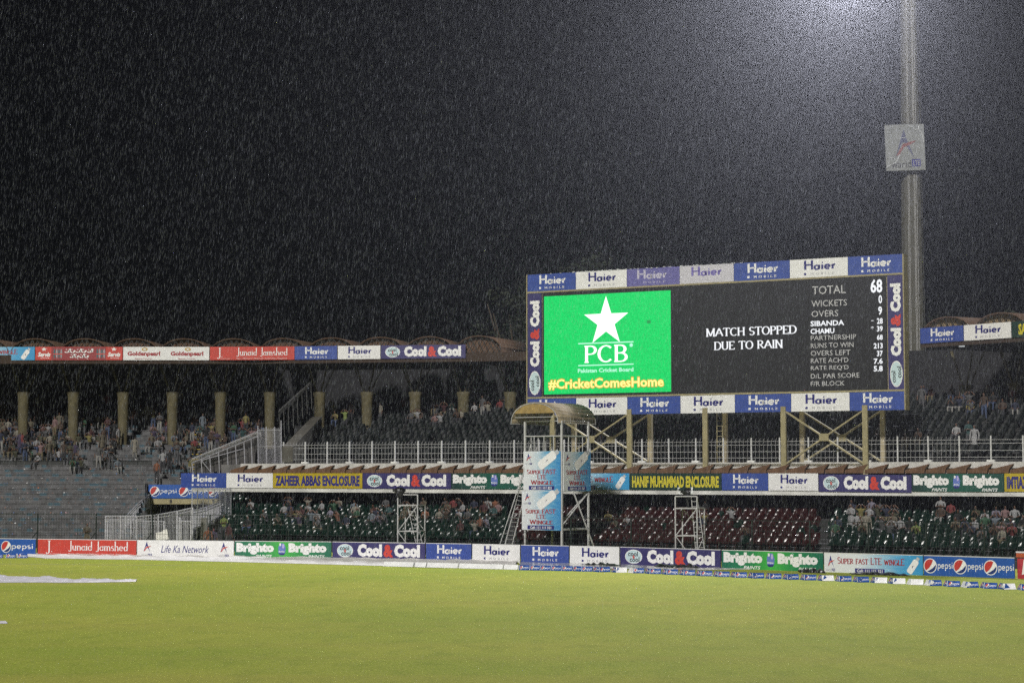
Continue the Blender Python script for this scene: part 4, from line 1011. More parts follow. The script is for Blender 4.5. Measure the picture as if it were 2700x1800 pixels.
# ladder at the far left of the tower
la = P(1334, 1444, 104.6); lb = P(1404, 1171, 104.9); ld = thing('ladder', 'long white ladder leaning against the left side of the camera tower', 'ladder', (0, 0, 0))
mb = None
ra = [P(1329, 1444, 104.6), P(1348, 1444, 105.0)]; rb = [P(1400, 1170, 104.9), P(1416, 1176, 105.4)]
for a, b in zip(ra, rb): MB().tube(a, b, .03, 5).build('rail', WSTEEL, ld)
hr = [P(1315, 1444, 104.3), P(1376, 1255, 104.6)]; MB().tube(*hr, .025, 5).build('hand_rail', WSTEEL, ld)
for k in range(1, 24):
    f = k / 24; MB().tube(ra[0] + (rb[0] - ra[0]) * f, ra[1] + (rb[1] - ra[1]) * f, .02, 4).build('rung', WSTEEL, ld)
for f in (.2, .42, .65, .88): MB().tube(hr[0] + (hr[1] - hr[0]) * f, ra[0] + (rb[0] - ra[0]) * f * .7, .02, 4).build('stay', WSTEEL, ld)
# banners on the tower
def flat(kind, a, b, z0, h, lab): return panel('tower_banner', kind, lab, 'banner', 'banners tied to the camera tower', a, b, z0, h, .03)
fo = -bT * .10
hT = (zdk + .06 - zb1)
flat('skytall', Tl + fo - uT * .05, Tm + fo, zb1 + .01, hT, 'upper pale blue banner on the wide face of the camera tower')
flat('skytall', Tl + fo - uT * .16, Tm + fo, zb2, zb1 - zb2 - .01, 'lower pale blue banner on the camera tower, hanging above the boards')
flat('skytall', Tm + uT * .10 + bT * .02, Tr + uT * .10 + bT * .1, zb1 - .02, hT, 'narrow looking pale blue banner on the right side face of the camera tower')

# ------------------------------------------------------------------ two small camera scaffolds, each with a wrapped camera
def scaffold(pxs, Zf, ys, lab, mirror):
    """pxs: left front, left rear, right front, right rear post columns; ys: top rail, deck, middle rail, foot (picture rows)"""
    lf, lrr, rf, rr = pxs; Zb = Zf + 1.0
    root = thing('camera_scaffold', lab, 'scaffold', (0, 0, 0), group='small camera scaffolds')
    z = [P(rf, y, Zf).z for y in ys]
    W = lambda px, Y, zz: Vector(((px - 1350) / FPX * Y, Y, zz))
    zt, zd, zm, z0 = z[0], z[1], z[2], 0.0
    tl = z[0] if mirror else P(lf, ys[0] + 8, Zf).z
    for px, Y, t in ((lf, Zf, tl), (rf, Zf, zt), (lrr, Zb, zd), (rr, Zb, zd)): MB().tube(W(px, Y, 0), W(px, Y, t), .036, 5).build('post', WSTEEL, root)
    xl = lf if mirror else lf + 14
    MB().tube(W(xl, Zf, zt), W(rf, Zf, zt), .036, 5).build('guard_rail', WSTEEL, root)
    for zz in (zd, zm):
        for a, b in ((W(lf, Zf, zz), W(rf, Zf, zz)), (W(rf, Zf, zz), W(rr, Zb, zz)), (W(lf, Zf, zz), W(lrr, Zb, zz)), (W(lrr, Zb, zz), W(rr, Zb, zz))): MB().tube(a, b, .03, 5).build('cross_rail', WSTEEL, root)
    a = W(lf, Zf, zd); b = W(rf, Zf, zd); c = W(rr, Zb, zd); d = W(lrr, Zb, zd); mb = MB(); q = [a, b, c, d]
    mb.faces([p + Vector((0, 0, .02)) for p in q] + [p + Vector((0, 0, .05)) for p in q], [(0, 3, 2, 1), (4, 5, 6, 7)] + [(i, (i + 1) % 4, (i + 1) % 4 + 4, i + 4) for i in range(4)]); mb.build('deck', mat('plank_grey', (.25, .24, .22), .8), root)
    for a, b in ((W(rf, Zf - .03, zd), W(lf, Zf - .03, zm)), (W(lrr, Zb, zd), W(rr, Zb, zm)), (W(lf, Zf - .03, zm), W((lf + rf) / 2 + 2, Zf - .03, z0 + .7)), (W(rf, Zf - .03, z0 + .7), W(rr, Zb, zm))): MB().tube(a, b, .026, 5).build('brace', WSTEEL, root)
    ldr = MB()
    top0, top1, bot0, bot1 = (lrr + 4, lrr + 20, rf + 4, rr + 2) if not mirror else (rf - 15, rf + 1, rf - 2, rr + 4)
    zl_ = zd + .12 if not mirror else zt
    for a, b in ((top0, bot0), (top1, bot1)): ldr.tube(W(a, Zf + .2, zl_), W(b, Zf + .5, 0.1), .024, 4)
    lo = ldr.build('ladder', WSTEEL, root); 
    for k in range(1, 13):
        f = k / 13; MB().tube(W(top0 + (bot0 - top0) * f, Zf + .2 + .3 * f, zl_ * (1 - f) + .1 * f), W(top1 + (bot1 - top1) * f, Zf + .2 + .3 * f, zl_ * (1 - f) + .1 * f), .018, 4).build('rung', WSTEEL, lo)
    return root, zd
scaffold((1050, 1070, 1102, 1121), 106.3, (1303.5, 1332, 1400, 1440), 'small white scaffold over the purple board left of the camera tower', False)
scaffold((1779, 1797.5, 1836, 1855), 98.6, (1308, 1340, 1412, 1450), 'small white scaffold over the purple board right of the camera tower', True)
def wrapped(px, y0, y1, Y, w, lab):
    rng = random.Random(px); c = P(px, (y0 + y1) / 2, Y); h = P(px, y0, Y).z - P(px, y1, Y).z
    mb = MB(); n = 12; V = []
    L_ = [(-.5, .45), (-.3, .8), (-.05, .95), (.15, 1.15), (.32, .9), (.5, .35)]
    for zf, rf_ in L_:
        for k in range(n):
            a = 2 * math.pi * k / n; r = w * rf_ * (1 + rng.uniform(-.18, .18)); V.append((c.x + r * math.cos(a) * (1.2 if zf > 0 else .9), c.y + r * math.sin(a), c.z + zf * h))
    m_ = len(L_)
    mb.faces(V, [(j * n + k, j * n + (k + 1) % n, (j + 1) * n + (k + 1) % n, (j + 1) * n + k) for j in range(m_ - 1) for k in range(n)] + [tuple(range(n))[::-1], tuple(range((m_ - 1) * n, m_ * n))])
    o = mb.build('wrapped_camera', BLACKT)
    MB().tube((c.x, c.y, c.z - h * .5), (c.x + .05, c.y, c.z - h * .5 - .35), .05, 5).build('tripod_head', DSTEEL, o)
    MB().box(c.x - w * 1.5, c.x - w * .6, c.y - w, c.y - w * .3, c.z + h * .1, c.z + h * .32).build('lens_hood', BLACKT, o)
    return tag(o, lab, 'camera')
wrapped(1054, 1284, 1312, 106.5, .26, 'camera wrapped in black plastic on the left scaffold')
wrapped(1812, 1286, 1316, 98.8, .24, 'camera wrapped in black plastic on the right scaffold')
for px, lab in ((1790, 'white plastic bag tied left of the wrapped camera on the right scaffold'), (1825, 'white plastic bag tied right of the wrapped camera on the right scaffold')):
    p = P(px, 1293, 98.5); mb = MB(); rng = random.Random(px)
    V = [(p.x + rng.uniform(-.09, .09), p.y + rng.uniform(-.06, .06), p.z - .18 + j * .12 + rng.uniform(-.03, .03)) for j in range(4) for k in range(3)]
    mb.faces(V, [(j * 3 + k, j * 3 + (k + 1) % 3, (j + 1) * 3 + (k + 1) % 3, (j + 1) * 3 + k) for j in range(3) for k in range(3)] + [(0, 2, 1), (9, 10, 11)])
    tag(mb.build('plastic_bag', mat('white_plastic_glint', (.7, .72, .75), .1)), lab, 'bag')
def proj(p):
    x, y, z = p[0], p[1], p[2] - CAMZ; c, s = math.cos(PITCH), math.sin(PITCH); dep = y * c + z * s; up = -y * s + z * c
    return 1350 + FPX * x / dep, 900 - FPX * up / dep
# ------------------------------------------------------------------ wet sheets, cushions and tarpaulins at the boundary
SHEET = mat('ground_sheet_white', (.78, .76, .73), .6, var=.18, scale=1.2, bump=.5, bscale=2)
def sheet(name, label, top, bot, pxs, m, hgt=.07, seed=1, nz=6, cat='sheet'):
    """crumpled cover lying on the grass; top/bot give its far and near edges as picture rows"""
    rng = random.Random(seed); V = []; F = []; n = len(pxs)
    for i, px in enumerate(pxs):
        a = G(px, top(px)); b = G(px, bot(px))
        for j in range(nz + 1):
            f = j / nz; p = a + (b - a) * f; h = 0.012 if j in (0, nz) else hgt * (.55 + .3 * rng.random() + .35 * math.sin(px * .045 + j * 2.1) + .2 * math.sin(px * .11 + j))
            V.append((p.x + rng.uniform(-.05, .05), p.y, max(.01, h)))
    for i in range(n - 1):
        for j in range(nz): k = i * (nz + 1) + j; F.append((k, k + 1, k + nz + 2, k + nz + 1))
    mb = MB(); mb.faces(V, F); return tag(mb.build(name, m, smooth=True), label, cat)
def interp(tab):
    def f(x):
        for (x0, y0), (x1, y1) in zip(tab, tab[1:]):
            if x <= x1: return y0 + (y1 - y0) * (x - x0) / (x1 - x0)
        return tab[-1][1]
    return f
b1 = interp([(38, 1462.3), (60, 1466), (120, 1471.5), (360, 1475), (680, 1482.5), (1000, 1491), (1366, 1500), (1660, 1502.5), (1850, 1505.5), (2025, 1503.5)])
sheet('ground_cover', 'long white plastic cover laid on the grass along the foot of the boards', lambda x: board_y(x) - 5.0 + (x > 1366) * 3, b1, list(np.arange(38, 1366, 9.0)), SHEET, .11, 3)
sheet('ground_cover', 'second shiny white plastic cover between the right boards and the blue cushions', lambda x: board_y(x) - .8, lambda x: b1(x) - 3.5, list(np.arange(1370, 2022, 8.0)), mat('wet_sheet', (.62, .62, .6), .12, var=.3, scale=1.5, bump=.8, bscale=1.6), .06, 4)
b2 = interp([(-60, 1536), (90, 1535), (165, 1536), (260, 1535), (330, 1533.6), (408, 1532.5)]); t2 = interp([(-60, 1517), (70, 1519.5), (110, 1522), (130, 1521), (165, 1526), (250, 1528.5), (330, 1531.6), (408, 1532.8)])
sheet('field_cover', 'crumpled bright white cover lying on the outfield at the left edge', t2, b2, list(np.arange(-60, 362, 5.0)), mat('cover_white', (.92, .9, .96), .25, var=.1, bump=.6, bscale=1.5), .10, 9)
sheet('field_cover', 'tip of a small white cover low on the left edge of the outfield', lambda x: 1640 - (x < 0) * 2, lambda x: 1643.5, [-40, -20, 0, 12, 22], mat('cover_white', (.92, .9, .96), .25), .06, 5, 3)
# faint painted line
mb = MB(); V = [G(x, 1486 + .009 * x) for x in range(-60, 490, 30)]
mb.faces([(p.x, p.y, .004) for p in V] + [(p.x, p.y + .16, .004) for p in V], [(i, i + 1, i + 1 + len(V), i + len(V)) for i in range(len(V) - 1)])
tag(mb.build('boundary_line', mat('line_white', (.36, .38, .22), .8, var=.4, scale=2)), 'faint worn white line on the grass at the left', 'line', kind='structure')

# triangular boundary cushions
ORD = 'zeroth first second third fourth fifth sixth seventh eighth ninth tenth eleventh twelfth thirteenth fourteenth fifteenth sixteenth seventeenth eighteenth nineteenth twentieth twenty-first twenty-second twenty-third twenty-fourth twenty-fifth twenty-sixth twenty-seventh twenty-eighth twenty-ninth thirtieth thirty-first thirty-second thirty-third thirty-fourth thirty-fifth thirty-sixth'.split()
CUS_B = mat('cushion_blue', (.018, .075, .34), .18, var=.2, scale=5, bump=.35, bscale=6)
CUS_WHITE_GLARE = mat('cushion_white_glare', (.85, .85, .9), .12, var=.08, bump=.5, bscale=4)
def cush_mesh(L, m):
    mb = MB(); h = .24
    mb.faces([(0.008, 0, 0.005), (L - .008, 0, .005), (L - .008, .13, h), (.008, .13, h), (.008, .36, .005), (L - .008, .36, .005)], [(0, 1, 2, 3), (3, 2, 5, 4), (0, 3, 4), (1, 5, 2), (0, 4, 5, 1)])
    return mb, m
rope_tab = [(1366, 1502), (1500, 1504.5), (1660, 1509.5), (1790, 1515), (1960, 1522.5), (2110, 1528), (2300, 1535.5), (2450, 1543), (2560, 1548.5), (2700, 1555.5), (2800, 1561)]
ry = interp(rope_tab)
GLARE_PX = [(1632, 1644), (1658, 1677), (2168, 2190), (2305, 2330), (2368, 2456), (2472, 2488), (2532, 2560), (2650, 2682)]  # cushions in these spans are coloured white to paint mirror glare on the rope
me_b = me_l = me_w = None; px = 1367.0; k = 0; CL = .545
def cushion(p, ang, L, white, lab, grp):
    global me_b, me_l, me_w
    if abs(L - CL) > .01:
        mb, m = cush_mesh(L, CUS_WHITE_GLARE if white else CUS_B); o = mb.build('boundary_cushion', [m], None, loc=p, rz=ang)
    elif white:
        if me_w is None: mb, m = cush_mesh(CL, CUS_WHITE_GLARE); o = mb.build('boundary_cushion', [m], None, loc=p, rz=ang); me_w = o.data
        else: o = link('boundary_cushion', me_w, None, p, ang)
    else:
        if me_b is None:
            mb, m = cush_mesh(CL, CUS_B); o = mb.build('boundary_cushion', [m], None, loc=p, rz=ang); me_b = o.data
            D = Print(CL, .24); globe(D, .26, .5, .15, .34); D.text(nib('pepsi', .13, .12, .08), .44, .25, .93, .72, INK_W); D.rect(.0, .02, .03, .98, INK_W)
            D.mb.v = [(x, .13 * z / .24 + y * .88, z - y * -.0 + .003) for x, y, z in D.mb.v]; lo = D.build(o); me_l = lo.data
        else: o = link('boundary_cushion', me_b, None, p, ang); link('lettering', me_l, o)
    return tag(o, lab, 'cushion', grp)
ZONES = [(617, 'behind the handwritten board'), (875, 'behind the left green board'), (1122, 'behind the left purple board'), (1372, 'left of the tower ladder'), (1501, 'under the tall tower banners'),
         (1634, 'right of the camera tower'), (1901, 'behind the right purple board'), (2172, 'behind the right green board'), (2435, 'behind the pale blue board'), (9999, 'behind the three emblem board')]
def zone(px):
    for x, s in ZONES:
        if px < x: return s
CN = {}
def cl(j, bz):
    CN[(j, bz)] = n = CN.get((j, bz), 0) + 1
    return f'{ORD[n]} {j} cushion from the left {bz}'
p = G(px, ry(px))
while px < 2790:
    d = (G(px + 10, ry(px + 10)) - p).normalized(); q = p + d * CL; nx = proj(q)[0]; mid = (px + nx) / 2
    is_glare = any(a <= mid <= b for a, b in GLARE_PX); 
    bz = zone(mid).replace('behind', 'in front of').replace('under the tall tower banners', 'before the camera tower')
    j = 'glare-painted white' if is_glare else 'blue'
    cushion(Vector((p.x, p.y, 0)), math.atan2(d.y, d.x) + random.uniform(-.03, .03), CL, is_glare, cl(j, bz), f'{j} boundary cushions {bz}')
    p = q + d * .012; px = nx; k += 1
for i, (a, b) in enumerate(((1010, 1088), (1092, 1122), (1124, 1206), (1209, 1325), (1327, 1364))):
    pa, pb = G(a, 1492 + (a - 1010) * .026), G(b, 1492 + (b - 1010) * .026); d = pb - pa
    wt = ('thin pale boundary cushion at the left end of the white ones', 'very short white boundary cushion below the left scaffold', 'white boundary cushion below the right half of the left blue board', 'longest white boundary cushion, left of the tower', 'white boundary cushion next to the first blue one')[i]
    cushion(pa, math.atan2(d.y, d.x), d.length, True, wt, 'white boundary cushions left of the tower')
for a, lab in ((-20, 'blue boundary cushion cut by the left edge'), (15, 'blue boundary cushion below the left emblem board'), (45, 'blue boundary cushion half under the white cover')):
    pa = G(a, 1470.5); cushion(pa, 0.0, CL, False, lab, 'blue boundary cushions at the left edge')
# black tarpaulins heaped at the foot of the boards
def heap(px0, px1, py, lab, hh=.22):
    a, b = G(px0, py), G(px1, py + (px1 - px0) * .03); rng = random.Random(int(px0)); mb = MB(); n = 22; V = []; m_ = 7
    for i in range(n + 1):
        f = i / n; c = a + (b - a) * f; r = hh * (.35 + .65 * rng.random()) * math.sin(math.pi * min(1, max(.06, f))) ** .4
        for j in range(m_): t = math.pi * j / (m_ - 1); V.append((c.x, c.y - math.cos(t) * .35 + rng.uniform(-.03, .03), .01 + r * math.sin(t)))
    mb.faces(V, [(i * m_ + j, i * m_ + j + 1, (i + 1) * m_ + j + 1, (i + 1) * m_ + j) for i in range(n) for j in range(m_ - 1)])
    tag(mb.build('tarpaulin', BLACKT), lab, 'tarpaulin')
heap(1534, 1640, 1489.5, 'black tarpaulin at the foot of the white board right of the tower', .2)
heap(1726, 1852, 1494.5, 'black tarpaulin heaped against the right purple board', .3)
heap(2106, 2176, 1507.5, 'small black tarpaulin at the right end of the green board', .28)
heap(2243, 2398, 1512.5, 'long flat black tarpaulin along the pale blue board', .16)

# ------------------------------------------------------------------ seats
SEATR = mat('seat_red', (.025, .006, .0055), .2, var=.5, scale=3, coat=.03, spec=.12); SEATG = mat('seat_green', (.003, .014, .009), .2, var=.5, scale=3, coat=.03, spec=.12); SEATD = mat('seat_grey_green', (.006, .008, .0075), .45, spec=.09)
def seat_geo():
    prof = [(-.02, .37, .40), (.0, .42, .43), (.2, .405, .44), (.36, .42, .44), (.42, .50, .44), (.475, .64, .43), (.535, .775, .35), (.55, .82, .2)]
    V = []; F = []; m_ = 5
    for k, (y, z, w) in enumerate(prof):
        for j in range(m_):
            u = -1 + 2 * j / (m_ - 1); V.append((u * w / 2, y - (.055 * u * u if k > 3 else 0), z + (.03 * u * u if k <= 3 else 0)))
    F = [(i * m_ + j, i * m_ + j + 1, (i + 1) * m_ + j + 1, (i + 1) * m_ + j) for i in range(len(prof) - 1) for j in range(m_ - 1)]
    b = MB().box(-.04, .04, .12, .26, 0, .40)
    k = len(V); return V + b.v, F + [tuple(q + k for q in f) for f in b.f]
SV, SF = seat_geo()
occupied = set(); cand = []
for i, (d0, z) in enumerate(LROW):
    if i == 0: continue
    s = sM(565, d0)
    while s < 34:
        s += .5; c = M.w(s, d0 + .3, z); px, py = proj((c.x, c.y, z + .6))
        if px > 2760: break
        if abs((px - 2170)) < 16 or abs(px - 1345) < 12: continue
        cand.append([c.length, i, s, d0, z, px, py])
# ------------------------------------------------------------------ people
SHIRTS = {'white': (.62, .62, .64), 'cream': (.5, .45, .34), 'pale blue': (.28, .36, .45), 'dark blue': (.03, .045, .12), 'black': (.02, .02, .022), 'grey': (.17, .17, .18), 'olive': (.12, .12, .05), 'khaki': (.26, .21, .12),
          'maroon': (.14, .025, .03), 'red': (.42, .03, .03), 'orange': (.5, .14, .03), 'yellow': (.48, .40, .05), 'green': (.04, .2, .08), 'teal': (.03, .16, .16), 'pink': (.5, .26, .26), 'purple': (.1, .06, .17), 'brown': (.14, .075, .04), 'lime': (.4, .55, .06), 'lilac': (.4, .36, .52)}
SM = {k: mat('shirt_' + k.replace(' ', '_'), tuple(.27 * q + .033 * sum(v) for q in v), .85, var=.15, scale=9) for k, v in SHIRTS.items()}
TROU = {'dark': (.025, .025, .03), 'khaki': (.11, .09, .05), 'grey': (.06, .06, .065), 'white': (.2, .195, .185), 'blue': (.04, .06, .12)}
TM = {k: mat('trousers_' + k, v, .85) for k, v in TROU.items()}
SKIN = mat('skin', (.10, .05, .03), .6); HAIR = mat('hair', (.012, .01, .009), .6); SHOE = mat('shoe', (.04, .03, .025), .6)
CAPS = {'': HAIR, 'white': SM['white'], 'red': SM['red'], 'green': SM['green']}
def proto(name, J, E, kurta=False):
    """J: joint -> (x,y,z,radius x, radius y); E: list of (joint, joint, slot)"""
    keys = list(J); me = bpy.data.meshes.new(name); me.from_pydata([J[k][:3] for k in keys], [(keys.index(a), keys.index(b)) for a, b, _ in E], [])
    o = bpy.data.objects.new(name, me); COL.objects.link(o); o.modifiers.new('skin', 'SKIN'); sd = me.skin_vertices[0].data
    for i, k in enumerate(keys): sd[i].radius = J[k][3:5]; sd[i].use_root = (i == 0)
    sub = o.modifiers.new('sub', 'SUBSURF'); sub.levels = 1; sub.render_levels = 1
    dg = bpy.context.evaluated_depsgraph_get(); m2 = bpy.data.meshes.new_from_object(o.evaluated_get(dg)); bpy.data.objects.remove(o)
    for m_ in (SKIN, SM['white'], TM['dark'], HAIR, SHOE): m2.materials.append(m_)
    segs = [(Vector(J[a][:3]), Vector(J[b][:3]), (J[a][3] + J[b][3]) / 2, sl) for a, b, sl in E]
    hd = Vector(J['headc'][:3]); idx = []
    for f in m2.polygons:
        c = f.center; best = None
        for a, b, r, sl in segs:
            ab = b - a; t = max(0, min(1, (c - a).dot(ab) / ab.length_squared)); d = (c - (a + ab * t)).length - r * .8
            if best is None or d < best[0]: best = (d, sl)
        sl = best[1]
        if sl == 0 and (c - hd).length < .2 and (c.z > hd.z + .055 or (c.y > hd.y + .025 and c.z > hd.z - .07)): sl = 3
        idx.append(sl)
    m2.polygons.foreach_set('material_index', idx); m2.polygons.foreach_set('use_smooth', [True] * len(idx)); m2.name = name
    return m2
def upright(arms='down', kurta=False, lean=0.0):
    J = {'pelvis': (0, 0, .95, .15, .11), 'waist': (0, -.0, 1.1, .135, .10), 'chest': (0, -.01 - lean, 1.3, .165, .11), 'neckb': (0, -.0 - lean, 1.45, .07, .065), 'neck': (0, -.015 - lean, 1.51, .05, .05), 'headc': (0, -.025 - lean, 1.61, .078, .095), 'headt': (0, -.02 - lean, 1.70, .055, .065), 'nose': (0, -.125 - lean, 1.595, .012, .014)}
    E = [('pelvis', 'waist', 1), ('waist', 'chest', 1), ('chest', 'neckb', 1), ('neckb', 'neck', 0), ('neck', 'headc', 0), ('headc', 'headt', 0), ('headc', 'nose', 0)]
    for s, sx in (('l', -1), ('r', 1)):
        J['sh' + s] = (sx * .185, -lean, 1.41, .06, .06)
        if arms == 'down': el, ha, ft = (sx * .24, .02, 1.13, .043, .043), (sx * .25, -.05, .88, .028, .034), (sx * .245, -.07, .79, .014, .03)
        elif arms == 'fold': el, ha, ft = (sx * .24, -.06, 1.15, .043, .043), (sx * .02, -.2, 1.2, .03, .03), (-sx * .09, -.2, 1.2, .02, .02)
        else: el, ha, ft = (sx * .30, -.12, 1.45, .043, .043), (sx * .1, -.13, 1.66, .03, .03), (sx * .04, -.12, 1.72, .02, .02)
        J['el' + s], J['ha' + s], J['ft' + s] = el, ha, ft
        J['hip' + s] = (sx * .095, 0, .88, .098, .1); J['kn' + s] = (sx * .11, -.02, .5, .062, .066); J['an' + s] = (sx * .12, .02, .1, .042, .044); J['to' + s] = (sx * .14, -.15, .045, .035, .028)
        sl = 1
        E += [('chest', 'sh' + s, 1), ('sh' + s, 'el' + s, 1), ('el' + s, 'ha' + s, 1 if kurta else 0), ('ha' + s, 'ft' + s, 0), ('pelvis', 'hip' + s, 1 if kurta else 2), ('hip' + s, 'kn' + s, 2), ('kn' + s, 'an' + s, 2), ('an' + s, 'to' + s, 4)]
    if kurta:
        J['skirt'] = (0, .0, .62, .19, .13); J['hem'] = (0, .0, .5, .2, .14); E += [('pelvis', 'skirt', 1), ('skirt', 'hem', 1)]
    return J, E
def sitting(arms='lap', lean=.0, foot=-.29):
    J = {'pelvis': (0, .02, .12, .16, .12), 'waist': (0, .03 - lean * .3, .27, .135, .105), 'chest': (0, .02 - lean, .47, .165, .115), 'neckb': (0, .02 - lean * 1.4, .62, .07, .065), 'neck': (0, .0 - lean * 1.5, .675, .05, .05),
         'headc': (0, -.015 - lean * 1.6, .775, .078, .095), 'headt': (0, -.01 - lean * 1.6, .865, .055, .065), 'nose': (0, -.115 - lean * 1.6, .76, .012, .014)}
    E = [('pelvis', 'waist', 1), ('waist', 'chest', 1), ('chest', 'neckb', 1), ('neckb', 'neck', 0), ('neck', 'headc', 0), ('headc', 'headt', 0), ('headc', 'nose', 0)]
    for s, sx in (('l', -1), ('r', 1)):
        J['sh' + s] = (sx * .185, .01 - lean * 1.1, .575, .06, .06)
        if arms == 'lap': el, ha, ft = (sx * .235, -.06 - lean, .31, .043, .043), (sx * .1, -.27 - lean * .4, .24, .03, .034), (sx * .05, -.34 - lean * .4, .23, .018, .024)
        elif arms == 'knees': el, ha, ft = (sx * .2, -.32, .30, .043, .043), (sx * .08, -.42, .5, .03, .03), (sx * .03, -.4, .58, .02, .02)
        else: el, ha, ft = (sx * .3, -.1 - lean, .62, .043, .043), (sx * .11, -.1 - lean * 1.5, .82, .03, .03), (sx * .04, -.08 - lean * 1.6, .89, .02, .02)
        J['el' + s], J['ha' + s], J['ft' + s] = el, ha, ft
        J['hip' + s] = (sx * .1, -.02, .1, .1, .1); J['kn' + s] = (sx * .15, -.43, .16, .066, .066); J['an' + s] = (sx * .14, -.44, foot + .1, .043, .045); J['to' + s] = (sx * .16, -.58, foot + .04, .035, .026)
        E += [('chest', 'sh' + s, 1), ('sh' + s, 'el' + s, 1), ('el' + s, 'ha' + s, 0), ('ha' + s, 'ft' + s, 0), ('pelvis', 'hip' + s, 2), ('hip' + s, 'kn' + s, 2), ('kn' + s, 'an' + s, 2), ('an' + s, 'to' + s, 4)]
    return J, E
PR = {'standing': proto('person_standing', *upright()), 'folded': proto('person_folded', *upright('fold')), 'kurta': proto('person_kurta', *upright('down', True)), 'raised': proto('person_raised', *upright('up', False, .02)),
      'kurtafold': proto('person_kurta_folded', *upright('fold', True)),
      'seated': proto('person_seated', *sitting()), 'leaning': proto('person_leaning', *sitting('knees', .16)), 'covering': proto('person_covering', *sitting('up', .1)),
      'seated_c': proto('person_chair', *sitting(foot=-.42)), 'leaning_c': proto('person_chair_leaning', *sitting('knees', .16, -.42)), 'covering_c': proto('person_chair_covering', *sitting('up', .1, -.42))}
POSE_W = {'standing': 'standing spectator', 'folded': 'arms-folded spectator', 'kurta': 'standing spectator', 'kurtafold': 'arms-folded spectator', 'raised': 'arms-raised spectator', 'seated': 'seated spectator', 'leaning': 'hunched spectator', 'covering': 'head-covering spectator'}
USED = set(); NP = 0
def person(p, pose, shirt, trou, where, grp, rz=0.0, cap='', chair=False, label=None, scale=None):
    global NP
    me = PR[pose + '_c'] if chair and pose + '_c' in PR else PR[pose]
    if label is None:
        gar = 'long shirt' if pose.startswith('kurta') else random.choice(('shirt', 'shirt', 'top'))
        for tries in range(40):
            if tries > 12: cap = ''
            lab = (f'{cap}-capped ' if cap else '') + f'{POSE_W[pose]} in {shirt} {gar} {where}'
            if lab not in USED and len(lab.split()) <= 16: break
            shirt = random.choice(list(SHIRTS))
            if tries > 20: pose2 = {'seated': 'leaning', 'leaning': 'covering', 'covering': 'seated', 'standing': 'folded', 'folded': 'raised', 'kurta': 'kurtafold', 'raised': 'standing', 'kurtafold': 'kurta'}[pose]; pose = pose2; me = PR[pose + '_c'] if chair and pose + '_c' in PR else PR[pose]; gar = 'long shirt' if pose.startswith('kurta') else 'shirt'
        label = lab
    if label in USED: return None
    USED.add(label)
    o = link('person', me, None, p, rz); s = scale or random.uniform(.93, 1.04); o.scale = (s * random.uniform(.95, 1.1), s, s)
    for i, m_ in ((1, SM[shirt]), (2, TM[trou]), (3, CAPS[cap])): o.material_slots[i].link = 'OBJECT'; o.material_slots[i].material = m_
    NP += 1
    return tag(o, label, 'person', grp)
def pillar(px): return ORD[1 + min(range(len(CPX)), key=lambda k: abs(CPX[k] - px))]
def terr_row(px, py):
    best = None
    for i, (y0, z, xr) in enumerate(TR):
        q = proj((0, y0 + .3, z)); e = abs(q[1] - py)
        if best is None or e < best[0]: best = (e, i)
    return best[1]
TG = 'spectators on the left terrace'
def on_terrace(px, i, pose, shirt, trou, cap='', rz=0.0, label=None, yo=None):
    y0, z, xr = TR[i]; y = y0 + (yo if yo is not None else (.14 if pose in ('seated', 'leaning', 'covering') else .42)); x = (px - 1350) / FPX * (y * math.cos(PITCH) + (z - CAMZ) * math.sin(PITCH))
    if x > xr + 1.2: return
    return person(Vector((x, y, z)), pose, shirt, trou, f'on {ORD[i + 1]} terrace row near {pillar(px)} pillar', TG, rz, cap, False, label)
